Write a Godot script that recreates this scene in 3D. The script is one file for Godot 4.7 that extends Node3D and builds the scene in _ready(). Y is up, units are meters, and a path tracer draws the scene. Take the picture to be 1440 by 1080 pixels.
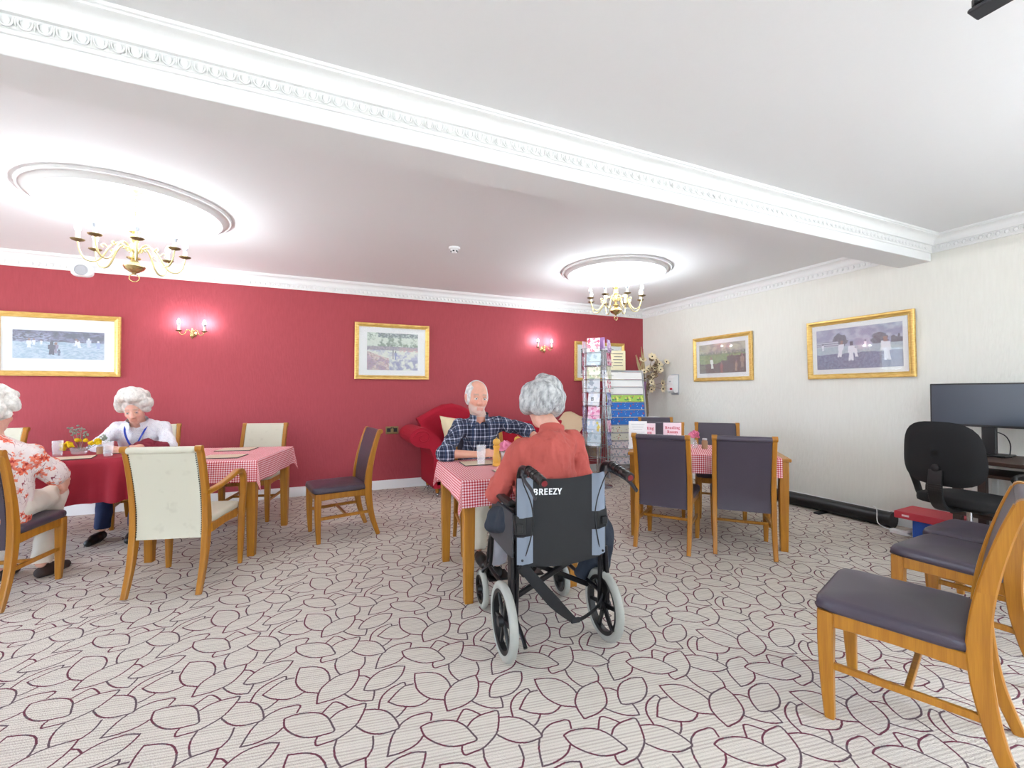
extends Node3D
# Dining room of a care home: red feature wall, cream wall, leaf carpet, tables, chairs and four people.

const CEIL := 2.68
const ZB := -6.02      # red wall
const XR := 5.1        # cream wall
const XL := -6.6       # wall left of the frame
const ZF := 3.6        # wall behind the camera
var M := {}            # materials
var used := {}

# ---------------------------------------------------------------- mesh builder
class MB:
	var v := PackedVector3Array()
	var n := PackedVector3Array()
	var u := PackedVector2Array()
	var c := PackedColorArray()
	var col := Color(1, 1, 1)
	var xf := Transform3D.IDENTITY
	func tri(a, b, d, na, nb, nd, ua = Vector2.ZERO, ub = Vector2.ZERO, ud = Vector2.ZERO):
		a = xf * a; b = xf * b; d = xf * d
		na = (xf.basis * na).normalized(); nb = (xf.basis * nb).normalized(); nd = (xf.basis * nd).normalized()
		if (b - a).cross(d - a).dot(na + nb + nd) > 0.0:
			var t = b; b = d; d = t
			t = nb; nb = nd; nd = t
			t = ub; ub = ud; ud = t
		v.append(a); v.append(b); v.append(d)
		n.append(na); n.append(nb); n.append(nd)
		u.append(ua); u.append(ub); u.append(ud)
		c.append(col); c.append(col); c.append(col)
	func ftri(a, b, d, out):   # flat triangle facing roughly "out"
		var nn = (b - a).cross(d - a).normalized()
		if nn.dot(out) < 0.0: nn = -nn
		tri(a, b, d, nn, nn, nn, Vector2(a.x + a.z, a.y), Vector2(b.x + b.z, b.y), Vector2(d.x + d.z, d.y))
	func fquad(a, b, d, e, out):
		ftri(a, b, d, out); ftri(a, d, e, out)
	func quv(a, b, d, e, out, ua = Vector2(0, 0), ub = Vector2(1, 0), ud = Vector2(1, 1), ue = Vector2(0, 1)):
		tri(a, b, d, out, out, out, ua, ub, ud); tri(a, d, e, out, out, out, ua, ud, ue)
	func box(ctr: Vector3, s: Vector3, bv = 0.0):
		var h = s * 0.5
		bv = min(bv, min(h.x, min(h.y, h.z)) * 0.9)
		if bv <= 0.0:
			for ax in 3:
				for sg in [-1.0, 1.0]:
					var o = Vector3.ZERO; o[ax] = sg
					var e1 = Vector3.ZERO; e1[(ax + 1) % 3] = h[(ax + 1) % 3]
					var e2 = Vector3.ZERO; e2[(ax + 2) % 3] = h[(ax + 2) % 3]
					var p = ctr + o * h[ax]
					fquad(p - e1 - e2, p + e1 - e2, p + e1 + e2, p - e1 + e2, o)
			return
		for ax in 3:
			var b1 = (ax + 1) % 3
			var b2 = (ax + 2) % 3
			for sg in [-1.0, 1.0]:
				var o = Vector3.ZERO; o[ax] = sg
				var e1 = Vector3.ZERO; e1[b1] = h[b1] - bv
				var e2 = Vector3.ZERO; e2[b2] = h[b2] - bv
				var p = ctr + o * h[ax]
				fquad(p - e1 - e2, p + e1 - e2, p + e1 + e2, p - e1 + e2, o)
				# edge between +-ax face and the +-b1 faces
				for s2 in [-1.0, 1.0]:
					var q = Vector3.ZERO; q[ax] = sg * h[ax]; q[b1] = s2 * (h[b1] - bv)
					var r = Vector3.ZERO; r[ax] = sg * (h[ax] - bv); r[b1] = s2 * h[b1]
					var on = Vector3.ZERO; on[ax] = sg; on[b1] = s2
					fquad(ctr + q - e2, ctr + q + e2, ctr + r + e2, ctr + r - e2, on)
		for sx in [-1.0, 1.0]:
			for sy in [-1.0, 1.0]:
				for sz in [-1.0, 1.0]:
					var sgn = Vector3(sx, sy, sz)
					var k = h - Vector3(bv, bv, bv)
					ftri(ctr + sgn * Vector3(h.x, k.y, k.z), ctr + sgn * Vector3(k.x, h.y, k.z), ctr + sgn * Vector3(k.x, k.y, h.z), sgn)
	func lathe(prof: Array, segs = 20, at = Vector3.ZERO, crease = 0.6, sweep = TAU):
		# prof: Vector2(radius, y) from bottom to top
		var m = prof.size()
		for i in m - 1:
			var p0 = prof[i]; var p1 = prof[i + 1]
			var t = (p1 - p0)
			if t.length() < 1e-7: continue
			var nf = Vector2(t.y, -t.x).normalized()
			var n0 = nf; var n1 = nf
			if i > 0 and (p0 - prof[i - 1]).length() > 1e-7:
				var tp = (p0 - prof[i - 1]); var np = Vector2(tp.y, -tp.x).normalized()
				if np.dot(nf) > crease: n0 = (np + nf).normalized()
			if i < m - 2 and (prof[i + 2] - p1).length() > 1e-7:
				var tn = (prof[i + 2] - p1); var nn = Vector2(tn.y, -tn.x).normalized()
				if nn.dot(nf) > crease: n1 = (nn + nf).normalized()
			for s in segs:
				var a0 = sweep * s / segs; var a1 = sweep * (s + 1) / segs
				var d0 = Vector3(cos(a0), 0, sin(a0)); var d1 = Vector3(cos(a1), 0, sin(a1))
				var up = Vector3.UP
				var A = at + d0 * p0.x + up * p0.y; var B = at + d1 * p0.x + up * p0.y
				var C = at + d1 * p1.x + up * p1.y; var D = at + d0 * p1.x + up * p1.y
				var u0 = float(s) / segs; var u1 = float(s + 1) / segs
				var w0 = float(i) / (m - 1); var w1 = float(i + 1) / (m - 1)
				if p0.x > 1e-6:
					tri(A, B, C, d0 * n0.x + up * n0.y, d1 * n0.x + up * n0.y, d1 * n1.x + up * n1.y, Vector2(u0, w0), Vector2(u1, w0), Vector2(u1, w1))
				if p1.x > 1e-6:
					tri(A, C, D, d0 * n0.x + up * n0.y, d1 * n1.x + up * n1.y, d0 * n1.x + up * n1.y, Vector2(u0, w0), Vector2(u1, w1), Vector2(u0, w1))
	func frames(pts: Array, up: Vector3) -> Array:
		var out = []
		var m = pts.size()
		var prev = up
		for i in m:
			var t: Vector3
			if i == 0: t = pts[1] - pts[0]
			elif i == m - 1: t = pts[m - 1] - pts[m - 2]
			else: t = (pts[i + 1] - pts[i]).normalized() + (pts[i] - pts[i - 1]).normalized()
			t = t.normalized()
			var s = prev - t * prev.dot(t)
			if s.length() < 0.01: s = Vector3.RIGHT - t * t.x
			if s.length() < 0.01: s = Vector3.BACK - t * t.z
			s = s.normalized()
			prev = s
			out.append([t, s, t.cross(s).normalized()])
		return out
	func tube(pts: Array, rad, sides = 8, flat = 1.0, up = Vector3(0.013, 1, 0.021), caps = true):
		var m = pts.size()
		if m < 2: return
		var fr = frames(pts, up)
		var R = func(i): return rad[i] if rad is Array else rad
		var len0 = 0.0
		for i in m - 1:
			var r0 = R.call(i); var r1 = R.call(i + 1)
			var f0 = fr[i]; var f1 = fr[i + 1]
			var len1 = len0 + (pts[i + 1] - pts[i]).length()
			for s in sides:
				var a0 = TAU * s / sides; var a1 = TAU * (s + 1) / sides
				var x0 = f0[1] * cos(a0) * flat + f0[2] * sin(a0); var x1 = f0[1] * cos(a1) * flat + f0[2] * sin(a1)
				var y0 = f1[1] * cos(a0) * flat + f1[2] * sin(a0); var y1 = f1[1] * cos(a1) * flat + f1[2] * sin(a1)
				var w0 = float(s) / sides; var w1 = float(s + 1) / sides
				tri(pts[i] + x0 * r0, pts[i] + x1 * r0, pts[i + 1] + y1 * r1, x0, x1, y1, Vector2(w0, len0), Vector2(w1, len0), Vector2(w1, len1))
				tri(pts[i] + x0 * r0, pts[i + 1] + y1 * r1, pts[i + 1] + y0 * r1, x0, y1, y0, Vector2(w0, len0), Vector2(w1, len1), Vector2(w0, len1))
			len0 = len1
		if caps:
			for e in [0, m - 1]:
				var f = fr[e]; var r = R.call(e)
				var o = -f[0] if e == 0 else f[0]
				for s in sides:
					var a0 = TAU * s / sides; var a1 = TAU * (s + 1) / sides
					tri(pts[e], pts[e] + (f[1] * cos(a0) * flat + f[2] * sin(a0)) * r, pts[e] + (f[1] * cos(a1) * flat + f[2] * sin(a1)) * r, o, o, o)
	func bar(pts: Array, w, h, up = Vector3.UP, ch = 0.004):
		# rectangular section: h along "up", w across, chamfered edges
		var m = pts.size()
		var fr = frames(pts, up)
		var secs = []
		for i in m:
			var ww = (w[i] if w is Array else w) * 0.5
			var hh = (h[i] if h is Array else h) * 0.5
			var q = min(ch, min(ww, hh) * 0.6)
			var f = fr[i]
			var sec = []
			for p in [Vector2(hh, ww - q), Vector2(hh - q, ww), Vector2(-hh + q, ww), Vector2(-hh, ww - q), Vector2(-hh, -ww + q), Vector2(-hh + q, -ww), Vector2(hh - q, -ww), Vector2(hh, -ww + q)]:
				sec.append(pts[i] + f[1] * p.x + f[2] * p.y)
			secs.append(sec)
		var ns = [Vector2(1, 1), Vector2(0, 1), Vector2(-1, 1), Vector2(-1, 0), Vector2(-1, -1), Vector2(0, -1), Vector2(1, -1), Vector2(1, 0)]
		var l0 = 0.0
		for i in m - 1:
			var l1 = l0 + (pts[i + 1] - pts[i]).length()
			for s in 8:
				var t = (s + 1) % 8
				var q = ns[s].normalized()
				var n0 = fr[i][1] * q.x + fr[i][2] * q.y
				var n1 = fr[i + 1][1] * q.x + fr[i + 1][2] * q.y
				tri(secs[i][s], secs[i][t], secs[i + 1][t], n0, n0, n1, Vector2(s * .02, l0), Vector2(t * .02, l0), Vector2(t * .02, l1))
				tri(secs[i][s], secs[i + 1][t], secs[i + 1][s], n0, n1, n1, Vector2(s * .02, l0), Vector2(t * .02, l1), Vector2(s * .02, l1))
			l0 = l1
		for e in [0, m - 1]:
			var o = -fr[e][0] if e == 0 else fr[e][0]
			for s in range(1, 7): ftri(secs[e][0], secs[e][s], secs[e][s + 1], o)
	func prism(poly: PackedVector2Array, d0: float, d1: float, bas = Basis.IDENTITY, at = Vector3.ZERO):
		# poly in the basis' x,y ; extruded along its z from d0 to d1
		var idx = Geometry2D.triangulate_polygon(poly)
		var P = func(p, d): return at + bas * Vector3(p.x, p.y, d)
		for i in range(0, idx.size(), 3):
			var a = poly[idx[i]]; var b = poly[idx[i + 1]]; var d = poly[idx[i + 2]]
			ftri(P.call(a, d1), P.call(b, d1), P.call(d, d1), bas.z)
			ftri(P.call(a, d0), P.call(b, d0), P.call(d, d0), -bas.z)
		var cw = Geometry2D.is_polygon_clockwise(poly)
		var m = poly.size()
		for i in m:
			var a = poly[i]; var b = poly[(i + 1) % m]
			var t = b - a
			var o = Vector2(t.y, -t.x) * (-1.0 if cw else 1.0)
			fquad(P.call(a, d0), P.call(b, d0), P.call(b, d1), P.call(a, d1), bas * Vector3(o.x, o.y, 0))
	func grid(f: Callable, nu: int, nv: int, uvs = Vector2.ONE, flip = false):
		# smooth surface f(u, v) -> Vector3, u, v in 0..1
		var P = []
		for j in nv + 1:
			for i in nu + 1: P.append(f.call(float(i) / nu, float(j) / nv))
		var N = []
		for j in nv + 1:
			for i in nu + 1:
				var du = P[j * (nu + 1) + min(i + 1, nu)] - P[j * (nu + 1) + max(i - 1, 0)]
				var dv = P[min(j + 1, nv) * (nu + 1) + i] - P[max(j - 1, 0) * (nu + 1) + i]
				var q = du.cross(dv)
				if q.length() < 1e-12: q = Vector3.UP * (-1.0 if flip else 1.0)
				N.append(q.normalized() * (-1.0 if flip else 1.0))
		for j in nv:
			for i in nu:
				var a = j * (nu + 1) + i
				var b = a + 1; var d = a + nu + 2; var e = a + nu + 1
				var ua = Vector2(float(i) / nu, float(j) / nv) * uvs; var ud = Vector2(float(i + 1) / nu, float(j + 1) / nv) * uvs
				tri(P[a], P[b], P[d], N[a], N[b], N[d], ua, Vector2(ud.x, ua.y), ud)
				tri(P[a], P[d], P[e], N[a], N[d], N[e], ua, ud, Vector2(ua.x, ud.y))
	func ball(ctr: Vector3, r, segs = 12, rings = 8):
		var rr = r if r is Vector3 else Vector3(r, r, r)
		for j in rings:
			for i in segs:
				var q = []
				for k in [[i, j], [i + 1, j], [i + 1, j + 1], [i, j + 1]]:
					var th = PI * k[1] / rings; var ph = TAU * k[0] / segs
					q.append(Vector3(sin(th) * cos(ph), cos(th), sin(th) * sin(ph)))
				var nn = []
				for e in q: nn.append((e / rr).normalized())
				if j > 0: tri(ctr + q[0] * rr, ctr + q[1] * rr, ctr + q[2] * rr, nn[0], nn[1], nn[2])
				if j < rings - 1: tri(ctr + q[0] * rr, ctr + q[2] * rr, ctr + q[3] * rr, nn[0], nn[2], nn[3])
	func mesh() -> ArrayMesh:
		var arr = []
		arr.resize(Mesh.ARRAY_MAX)
		arr[Mesh.ARRAY_VERTEX] = v; arr[Mesh.ARRAY_NORMAL] = n; arr[Mesh.ARRAY_TEX_UV] = u; arr[Mesh.ARRAY_COLOR] = c
		var am = ArrayMesh.new()
		am.add_surface_from_arrays(Mesh.PRIMITIVE_TRIANGLES, arr)
		return am

# ---------------------------------------------------------------- implicit surfaces for bodies and soft things
class Field:
	var o: Vector3
	var h: float
	var nx: int
	var ny: int
	var nz: int
	var a := PackedFloat32Array()
	var k: float
	func _init(lo: Vector3, hi: Vector3, cell: float, kk: float):
		o = lo; h = cell; k = kk
		nx = int(ceil((hi.x - lo.x) / h)) + 1
		ny = int(ceil((hi.y - lo.y) / h)) + 1
		nz = int(ceil((hi.z - lo.z) / h)) + 1
		a.resize(nx * ny * nz)
	# tapered capsule; fl = squash factor along dir fd; cut: 1 cuts flat at b, 2 at a
	func cap(p: Vector3, q: Vector3, rp: float, rq: float, fl = 1.0, fd = Vector3.ZERO, cut = 0, sub = false):
		var mg = 4.5 / k + max(rp, rq) * max(1.0, fl)
		var lo = (Vector3(min(p.x, q.x), min(p.y, q.y), min(p.z, q.z)) - Vector3(mg, mg, mg) - o) / h
		var hi = (Vector3(max(p.x, q.x), max(p.y, q.y), max(p.z, q.z)) + Vector3(mg, mg, mg) - o) / h
		var i0 = max(0, int(lo.x)); var i1 = min(nx - 1, int(hi.x) + 1)
		var j0 = max(0, int(lo.y)); var j1 = min(ny - 1, int(hi.y) + 1)
		var k0 = max(0, int(lo.z)); var k1 = min(nz - 1, int(hi.z) + 1)
		var pq = q - p
		var L2 = max(pq.length_squared(), 1e-9)
		var ax = pq / sqrt(L2)
		var fac = 1.0 / fl - 1.0
		var useflat = fl != 1.0
		for z in range(k0, k1 + 1):
			for y in range(j0, j1 + 1):
				var base = (z * ny + y) * nx
				for x in range(i0, i1 + 1):
					var w = o + Vector3(x, y, z) * h - p
					var t = clampf(w.dot(pq) / L2, 0.0, 1.0)
					var r = w - pq * t
					if useflat: r += fd * (r.dot(fd) * fac)
					var d = r.length() - (rp + (rq - rp) * t)
					if cut == 1: d = maxf(d, (w - pq).dot(ax))
					elif cut == 2: d = maxf(d, -w.dot(ax))
					if sub:
						a[base + x] = minf(a[base + x], exp(k * d))
					elif d * k < 4.5:
						a[base + x] += exp(-k * d)
	func ell(ctr: Vector3, r: Vector3, bas = Basis.IDENTITY, sub = false):
		var mr = max(r.x, max(r.y, r.z))
		var sm = min(r.x, min(r.y, r.z))
		var mg = mr + 4.5 / k
		var lo = (ctr - Vector3(mg, mg, mg) - o) / h
		var hi = (ctr + Vector3(mg, mg, mg) - o) / h
		var i0 = max(0, int(lo.x)); var i1 = min(nx - 1, int(hi.x) + 1)
		var j0 = max(0, int(lo.y)); var j1 = min(ny - 1, int(hi.y) + 1)
		var k0 = max(0, int(lo.z)); var k1 = min(nz - 1, int(hi.z) + 1)
		var inv = bas.transposed()
		for z in range(k0, k1 + 1):
			for y in range(j0, j1 + 1):
				var base = (z * ny + y) * nx
				for x in range(i0, i1 + 1):
					var w = inv * (o + Vector3(x, y, z) * h - ctr)
					var e = w / r
					var l = e.length()
					var g = (e / r).length()
					var d = -sm
					if g > 1e-6: d = l * (l - 1.0) / g
					if sub:
						a[base + x] = minf(a[base + x], exp(minf(k * d, 30.0)))
					elif d * k < 4.5:
						a[base + x] += exp(minf(-k * d, 60.0))
	func noise(nz_: FastNoiseLite, amp: float, stretch = Vector3.ONE):
		# displaces the surface by +-amp
		for z in nz:
			for y in ny:
				var base = (z * ny + y) * nx
				for x in nx:
					var q = a[base + x]
					if q > 0.02 and q < 40.0:
						var w = (o + Vector3(x, y, z) * h) * stretch
						a[base + x] = q * exp(k * amp * nz_.get_noise_3dv(w))
	func into(mb: MB, colf = null):
		var lg = PackedFloat32Array()
		lg.resize(a.size())
		for i in a.size(): lg[i] = log(maxf(a[i], 1e-6))
		var idx = PackedInt32Array()
		idx.resize(a.size())
		idx.fill(-1)
		var P = PackedVector3Array()
		var N = PackedVector3Array()
		var C = PackedColorArray()
		var sx = 1; var sy = nx; var sz = nx * ny
		for z in nz - 1:
			for y in ny - 1:
				var base = (z * ny + y) * nx
				for x in nx - 1:
					var b = base + x
					var v0 = lg[b]; var v1 = lg[b + sx]; var v2 = lg[b + sy]; var v3 = lg[b + sx + sy]
					var v4 = lg[b + sz]; var v5 = lg[b + sx + sz]; var v6 = lg[b + sy + sz]; var v7 = lg[b + sx + sy + sz]
					var s0 = v0 > 0.0
					if s0 == (v1 > 0.0) and s0 == (v2 > 0.0) and s0 == (v3 > 0.0) and s0 == (v4 > 0.0) and s0 == (v5 > 0.0) and s0 == (v6 > 0.0) and s0 == (v7 > 0.0): continue
					var sum = Vector3.ZERO
					var cnt = 0
					if (v0 > 0.0) != (v1 > 0.0): sum += Vector3(v0 / (v0 - v1), 0, 0); cnt += 1
					if (v2 > 0.0) != (v3 > 0.0): sum += Vector3(v2 / (v2 - v3), 1, 0); cnt += 1
					if (v4 > 0.0) != (v5 > 0.0): sum += Vector3(v4 / (v4 - v5), 0, 1); cnt += 1
					if (v6 > 0.0) != (v7 > 0.0): sum += Vector3(v6 / (v6 - v7), 1, 1); cnt += 1
					if (v0 > 0.0) != (v2 > 0.0): sum += Vector3(0, v0 / (v0 - v2), 0); cnt += 1
					if (v1 > 0.0) != (v3 > 0.0): sum += Vector3(1, v1 / (v1 - v3), 0); cnt += 1
					if (v4 > 0.0) != (v6 > 0.0): sum += Vector3(0, v4 / (v4 - v6), 1); cnt += 1
					if (v5 > 0.0) != (v7 > 0.0): sum += Vector3(1, v5 / (v5 - v7), 1); cnt += 1
					if (v0 > 0.0) != (v4 > 0.0): sum += Vector3(0, 0, v0 / (v0 - v4)); cnt += 1
					if (v1 > 0.0) != (v5 > 0.0): sum += Vector3(1, 0, v1 / (v1 - v5)); cnt += 1
					if (v2 > 0.0) != (v6 > 0.0): sum += Vector3(0, 1, v2 / (v2 - v6)); cnt += 1
					if (v3 > 0.0) != (v7 > 0.0): sum += Vector3(1, 1, v3 / (v3 - v7)); cnt += 1
					idx[b] = P.size()
					var w = o + (Vector3(x, y, z) + sum / cnt) * h
					P.append(w)
					var lim = -8.0
					var c0 = maxf(v0, lim); var c1 = maxf(v1, lim); var c2 = maxf(v2, lim); var c3 = maxf(v3, lim)
					var c4 = maxf(v4, lim); var c5 = maxf(v5, lim); var c6 = maxf(v6, lim); var c7 = maxf(v7, lim)
					var g = Vector3(c0 + c2 + c4 + c6 - c1 - c3 - c5 - c7, c0 + c1 + c4 + c5 - c2 - c3 - c6 - c7, c0 + c1 + c2 + c3 - c4 - c5 - c6 - c7)
					N.append(g.normalized())
					C.append(colf.call(w) if colf != null else mb.col)
		for z in range(1, nz - 1):
			for y in range(1, ny - 1):
				var base = (z * ny + y) * nx
				for x in range(1, nx - 1):
					var b = base + x
					var s0 = lg[b] > 0.0
					if s0 != (lg[b + sx] > 0.0): _q(mb, P, N, C, idx[b], idx[b - sy], idx[b - sy - sz], idx[b - sz])
					if s0 != (lg[b + sy] > 0.0): _q(mb, P, N, C, idx[b], idx[b - sx], idx[b - sx - sz], idx[b - sz])
					if s0 != (lg[b + sz] > 0.0): _q(mb, P, N, C, idx[b], idx[b - sx], idx[b - sx - sy], idx[b - sy])
	func _q(mb, P, N, C, i, j, l, m):
		if i < 0 or j < 0 or l < 0 or m < 0: return
		for t in [[i, j, l], [i, l, m]]:
			var A = t[0]; var B = t[1]; var D = t[2]
			if (P[B] - P[A]).cross(P[D] - P[A]).dot(N[A] + N[B] + N[D]) > 0.0:
				B = t[2]; D = t[1]
			mb.v.append(P[A]); mb.v.append(P[B]); mb.v.append(P[D])
			mb.n.append(N[A]); mb.n.append(N[B]); mb.n.append(N[D])
			mb.u.append(Vector2.ZERO); mb.u.append(Vector2.ZERO); mb.u.append(Vector2.ZERO)
			mb.c.append(C[A]); mb.c.append(C[B]); mb.c.append(C[D])

# ---------------------------------------------------------------- scene helpers
func numbered(called: String) -> String:
	if not used.has(called):
		used[called] = 0
		return called
	used[called] += 1
	return "%s_%03d" % [called, used[called]]
func thing(called: String, label: String, category: String, at = Vector3.ZERO, turn = 0.0, group = "") -> Node3D:
	var o = Node3D.new()
	o.name = numbered(called)
	add_child(o)
	o.position = at
	o.rotation_degrees.y = turn
	tag(o, label, category, group)
	return o
func tag(o, label: String, category: String, group = ""):
	o.set_meta("label", label)
	o.set_meta("category", category)
	if group != "": o.set_meta("group", group)
func part(mb, called: String, mat, parent, lab = "") -> MeshInstance3D:
	var o = MeshInstance3D.new()
	o.mesh = mb if mb is Mesh else mb.mesh()
	o.material_override = mat
	o.name = called
	o.cast_shadow = GeometryInstance3D.SHADOW_CASTING_SETTING_ON
	parent.add_child(o, true)
	if lab != "": o.set_meta("label", lab)
	return o
func single(mb, called: String, mat, label: String, category: String, at = Vector3.ZERO, turn = 0.0, group = "") -> MeshInstance3D:
	var o = part(mb, numbered(called), mat, self)
	o.position = at
	o.rotation_degrees.y = turn
	tag(o, label, category, group)
	return o
func struct(mb, called: String, mat, label: String) -> MeshInstance3D:
	var o = part(mb, called, mat, self)
	o.set_meta("kind", "structure")
	o.set_meta("label", label)
	return o
func copy(root: Node3D, at: Vector3, turn: float, label: String) -> Node3D:
	var r = root.duplicate()
	r.name = numbered(String(root.name).rstrip("0123456789").rstrip("_") if used.get(String(root.name), -1) == -1 else String(root.name))
	add_child(r)
	r.position = at
	r.rotation_degrees.y = turn
	r.set_meta("label", label)
	return r
func spline(pts: Array, sub = 6) -> Array:
	var out = []
	var m = pts.size()
	for i in m - 1:
		var p0 = pts[max(i - 1, 0)]; var p1 = pts[i]; var p2 = pts[i + 1]; var p3 = pts[min(i + 2, m - 1)]
		for s in sub:
			var t = float(s) / sub
			out.append(0.5 * ((2.0 * p1) + (p2 - p0) * t + (2.0 * p0 - 5.0 * p1 + 4.0 * p2 - p3) * t * t + (3.0 * p1 - p0 - 3.0 * p2 + p3) * t * t * t))
	out.append(pts[m - 1])
	return out
func lerps(vals: Array, m: int) -> Array:
	var out = []
	for i in m:
		var t = float(i) / (m - 1) * (vals.size() - 1)
		var j = min(int(t), vals.size() - 2)
		out.append(lerp(vals[j], vals[j + 1], t - j))
	return out

# ---------------------------------------------------------------- materials
func mat(called: String, col: Color, rough = 0.8, metal = 0.0) -> StandardMaterial3D:
	var m = StandardMaterial3D.new()
	m.albedo_color = col
	m.roughness = rough
	m.metallic = metal
	M[called] = m
	return m
func img_tex(w: int, h: int, f: Callable) -> ImageTexture:
	var d = PackedByteArray()
	d.resize(w * h * 3)
	var i = 0
	for y in h:
		for x in w:
			var c: Color = f.call(x, y)
			d[i] = clampi(int(c.r * 255.0 + 0.5), 0, 255)
			d[i + 1] = clampi(int(c.g * 255.0 + 0.5), 0, 255)
			d[i + 2] = clampi(int(c.b * 255.0 + 0.5), 0, 255)
			i += 3
	var im = Image.create_from_data(w, h, false, Image.FORMAT_RGB8, d)
	im.generate_mipmaps()
	return ImageTexture.create_from_image(im)
func noise_of(freq: float, sd: int, oct = 3) -> FastNoiseLite:
	var n = FastNoiseLite.new()
	n.seed = sd
	n.frequency = freq
	n.fractal_octaves = oct
	return n
func noise_tex(c0: Color, c1: Color, freq: float, sd: int, size = 256, nrm = false, strength = 4.0) -> NoiseTexture2D:
	var t = NoiseTexture2D.new()
	t.width = size
	t.height = size
	t.seamless = true
	t.noise = noise_of(freq, sd)
	if nrm:
		t.as_normal_map = true
		t.bump_strength = strength
	else:
		var g = Gradient.new()
		g.set_color(0, c0)
		g.set_color(1, c1)
		t.color_ramp = g
	return t

func _ready():
	setup()
	print("materials ", Time.get_ticks_msec())
	make_materials()
	print("room ", Time.get_ticks_msec())
	build_room()
	print("lights ", Time.get_ticks_msec())
	build_lights()
	print("furniture ", Time.get_ticks_msec())
	build_furniture()
	print("wheelchair ", Time.get_ticks_msec())
	build_wheelchair()
	print("people ", Time.get_ticks_msec())
	build_people()
	print("corner ", Time.get_ticks_msec())
	build_corner()
	print("desk ", Time.get_ticks_msec())
	build_desk()
	print("small ", Time.get_ticks_msec())
	build_tableware()
	build_wall_things()
	print("done ", Time.get_ticks_msec())

func setup():
	var cam = Camera3D.new()
	cam.name = "camera"
	cam.position = Vector3(0, 1.27, 0)
	cam.rotation_degrees = Vector3(1.1, -23.7, 0)
	cam.fov = rad_to_deg(2.0 * atan(540.0 / 620.0))
	cam.near = 0.05
	add_child(cam)
	cam.current = true
	var env = Environment.new()
	env.background_mode = Environment.BG_SKY
	var sm = ProceduralSkyMaterial.new()
	sm.sky_top_color = Color(0.80, 0.88, 1.0)
	sm.sky_horizon_color = Color(0.88, 0.94, 1.0)
	sm.ground_bottom_color = Color(0.74, 0.76, 0.76)
	sm.ground_horizon_color = Color(0.80, 0.83, 0.85)
	sm.sun_angle_max = 0.0
	var sky = Sky.new()
	sky.sky_material = sm
	env.sky = sky
	env.background_energy_multiplier = SKY
	env.ambient_light_source = Environment.AMBIENT_SOURCE_DISABLED
	env.tonemap_mode = Environment.TONE_MAPPER_LINEAR
	env.tonemap_exposure = EXPO
	env.sdfgi_enabled = true
	env.ssao_enabled = true
	env.ssil_enabled = true
	var we = WorldEnvironment.new()
	we.name = "world_environment"
	we.environment = env
	add_child(we)

const EXPO := 1.27
const SKY := 20.0
const BULB := 0.15       # energy of each chandelier bulb
const LEFT_WIN := [[0.9, .08, 3.4, 2.36]]
const FRONT_WIN := [[4.4, .95, 6.6, 2.1]]
const RIGHT_WIN := [[6.7, .1, 9.4, 2.3]]
const SCONCE := 0.085

func carpet_lines() -> Array:
	return [
	[0.001,0.0,0.078,-0.052,0.188,-0.085,0.279,-0.081,0.334,-0.031,0.36,0.037,0.374,0.094,0.3,0.137,0.218,0.169,0.132,0.17,0.059,0.135,0.014,0.083,0.001,0.0],
	[0.347,-0.037,0.401,-0.108,0.475,-0.165,0.557,-0.207,0.619,-0.225,0.599,-0.133,0.558,-0.03,0.528,0.027,0.458,0.109,0.391,0.173,0.322,0.211,0.256,0.243,0.245,0.206,0.256,0.166],
	[0.279,-0.081,0.32,-0.152,0.374,-0.224,0.429,-0.209,0.481,-0.166],
	[0.609,-0.151,0.683,-0.165,0.759,-0.155,0.809,-0.108,0.838,-0.041,0.847,0.016,0.814,0.045,0.733,0.086,0.664,0.099,0.596,0.083,0.532,0.032],
	[0.392,-0.819,0.375,-0.733,0.387,-0.654,0.417,-0.59],
	[0.65,-0.877,0.642,-0.779,0.604,-0.695,0.586,-0.677],
	[0.586,-0.677,0.493,-0.629,0.399,-0.566,0.328,-0.486,0.268,-0.39,0.242,-0.3,0.235,-0.189],
	[0.586,-0.677,0.58,-0.582,0.55,-0.484,0.504,-0.39,0.449,-0.327,0.358,-0.254,0.235,-0.189],
	[0.066,-0.657,0.158,-0.68,0.252,-0.677,0.307,-0.625,0.33,-0.55,0.33,-0.497],
	[0.066,-0.657,0.049,-0.548,0.051,-0.442,0.084,-0.374,0.138,-0.33,0.192,-0.325,0.241,-0.323],
	[1.028,-0.508,0.96,-0.478,0.884,-0.392,0.796,-0.26],
	[0.796,-0.26,0.877,-0.222,0.993,-0.223,1.071,-0.268,1.134,-0.332],
	[0.716,-0.177,0.733,-0.267,0.773,-0.354,0.84,-0.438,0.949,-0.522,0.962,-0.482],
	[0.931,-0.212,0.884,-0.14,0.836,-0.086],
	[0.995,-0.762,0.9,-0.747,0.783,-0.676,0.704,-0.592,0.647,-0.492,0.614,-0.395],
	[0.614,-0.395,0.638,-0.387,0.704,-0.401,0.793,-0.444,0.867,-0.511,0.932,-0.6,0.972,-0.68,0.995,-0.762],
	[0.456,-0.328,0.509,-0.281,0.584,-0.255,0.675,-0.271],
	[0.675,-0.271,0.693,-0.338,0.7,-0.396],
	[0.578,-0.581,0.631,-0.586,0.673,-0.557],
	[0.845,0.009,0.882,-0.041,0.953,-0.104,1.026,-0.143,1.109,-0.164,1.089,-0.075],
	[0.817,0.049,0.777,0.134,0.752,0.22,0.733,0.301],
	[0.733,0.301,0.812,0.268,0.896,0.214,0.96,0.154,1.008,0.085]
	]

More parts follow.
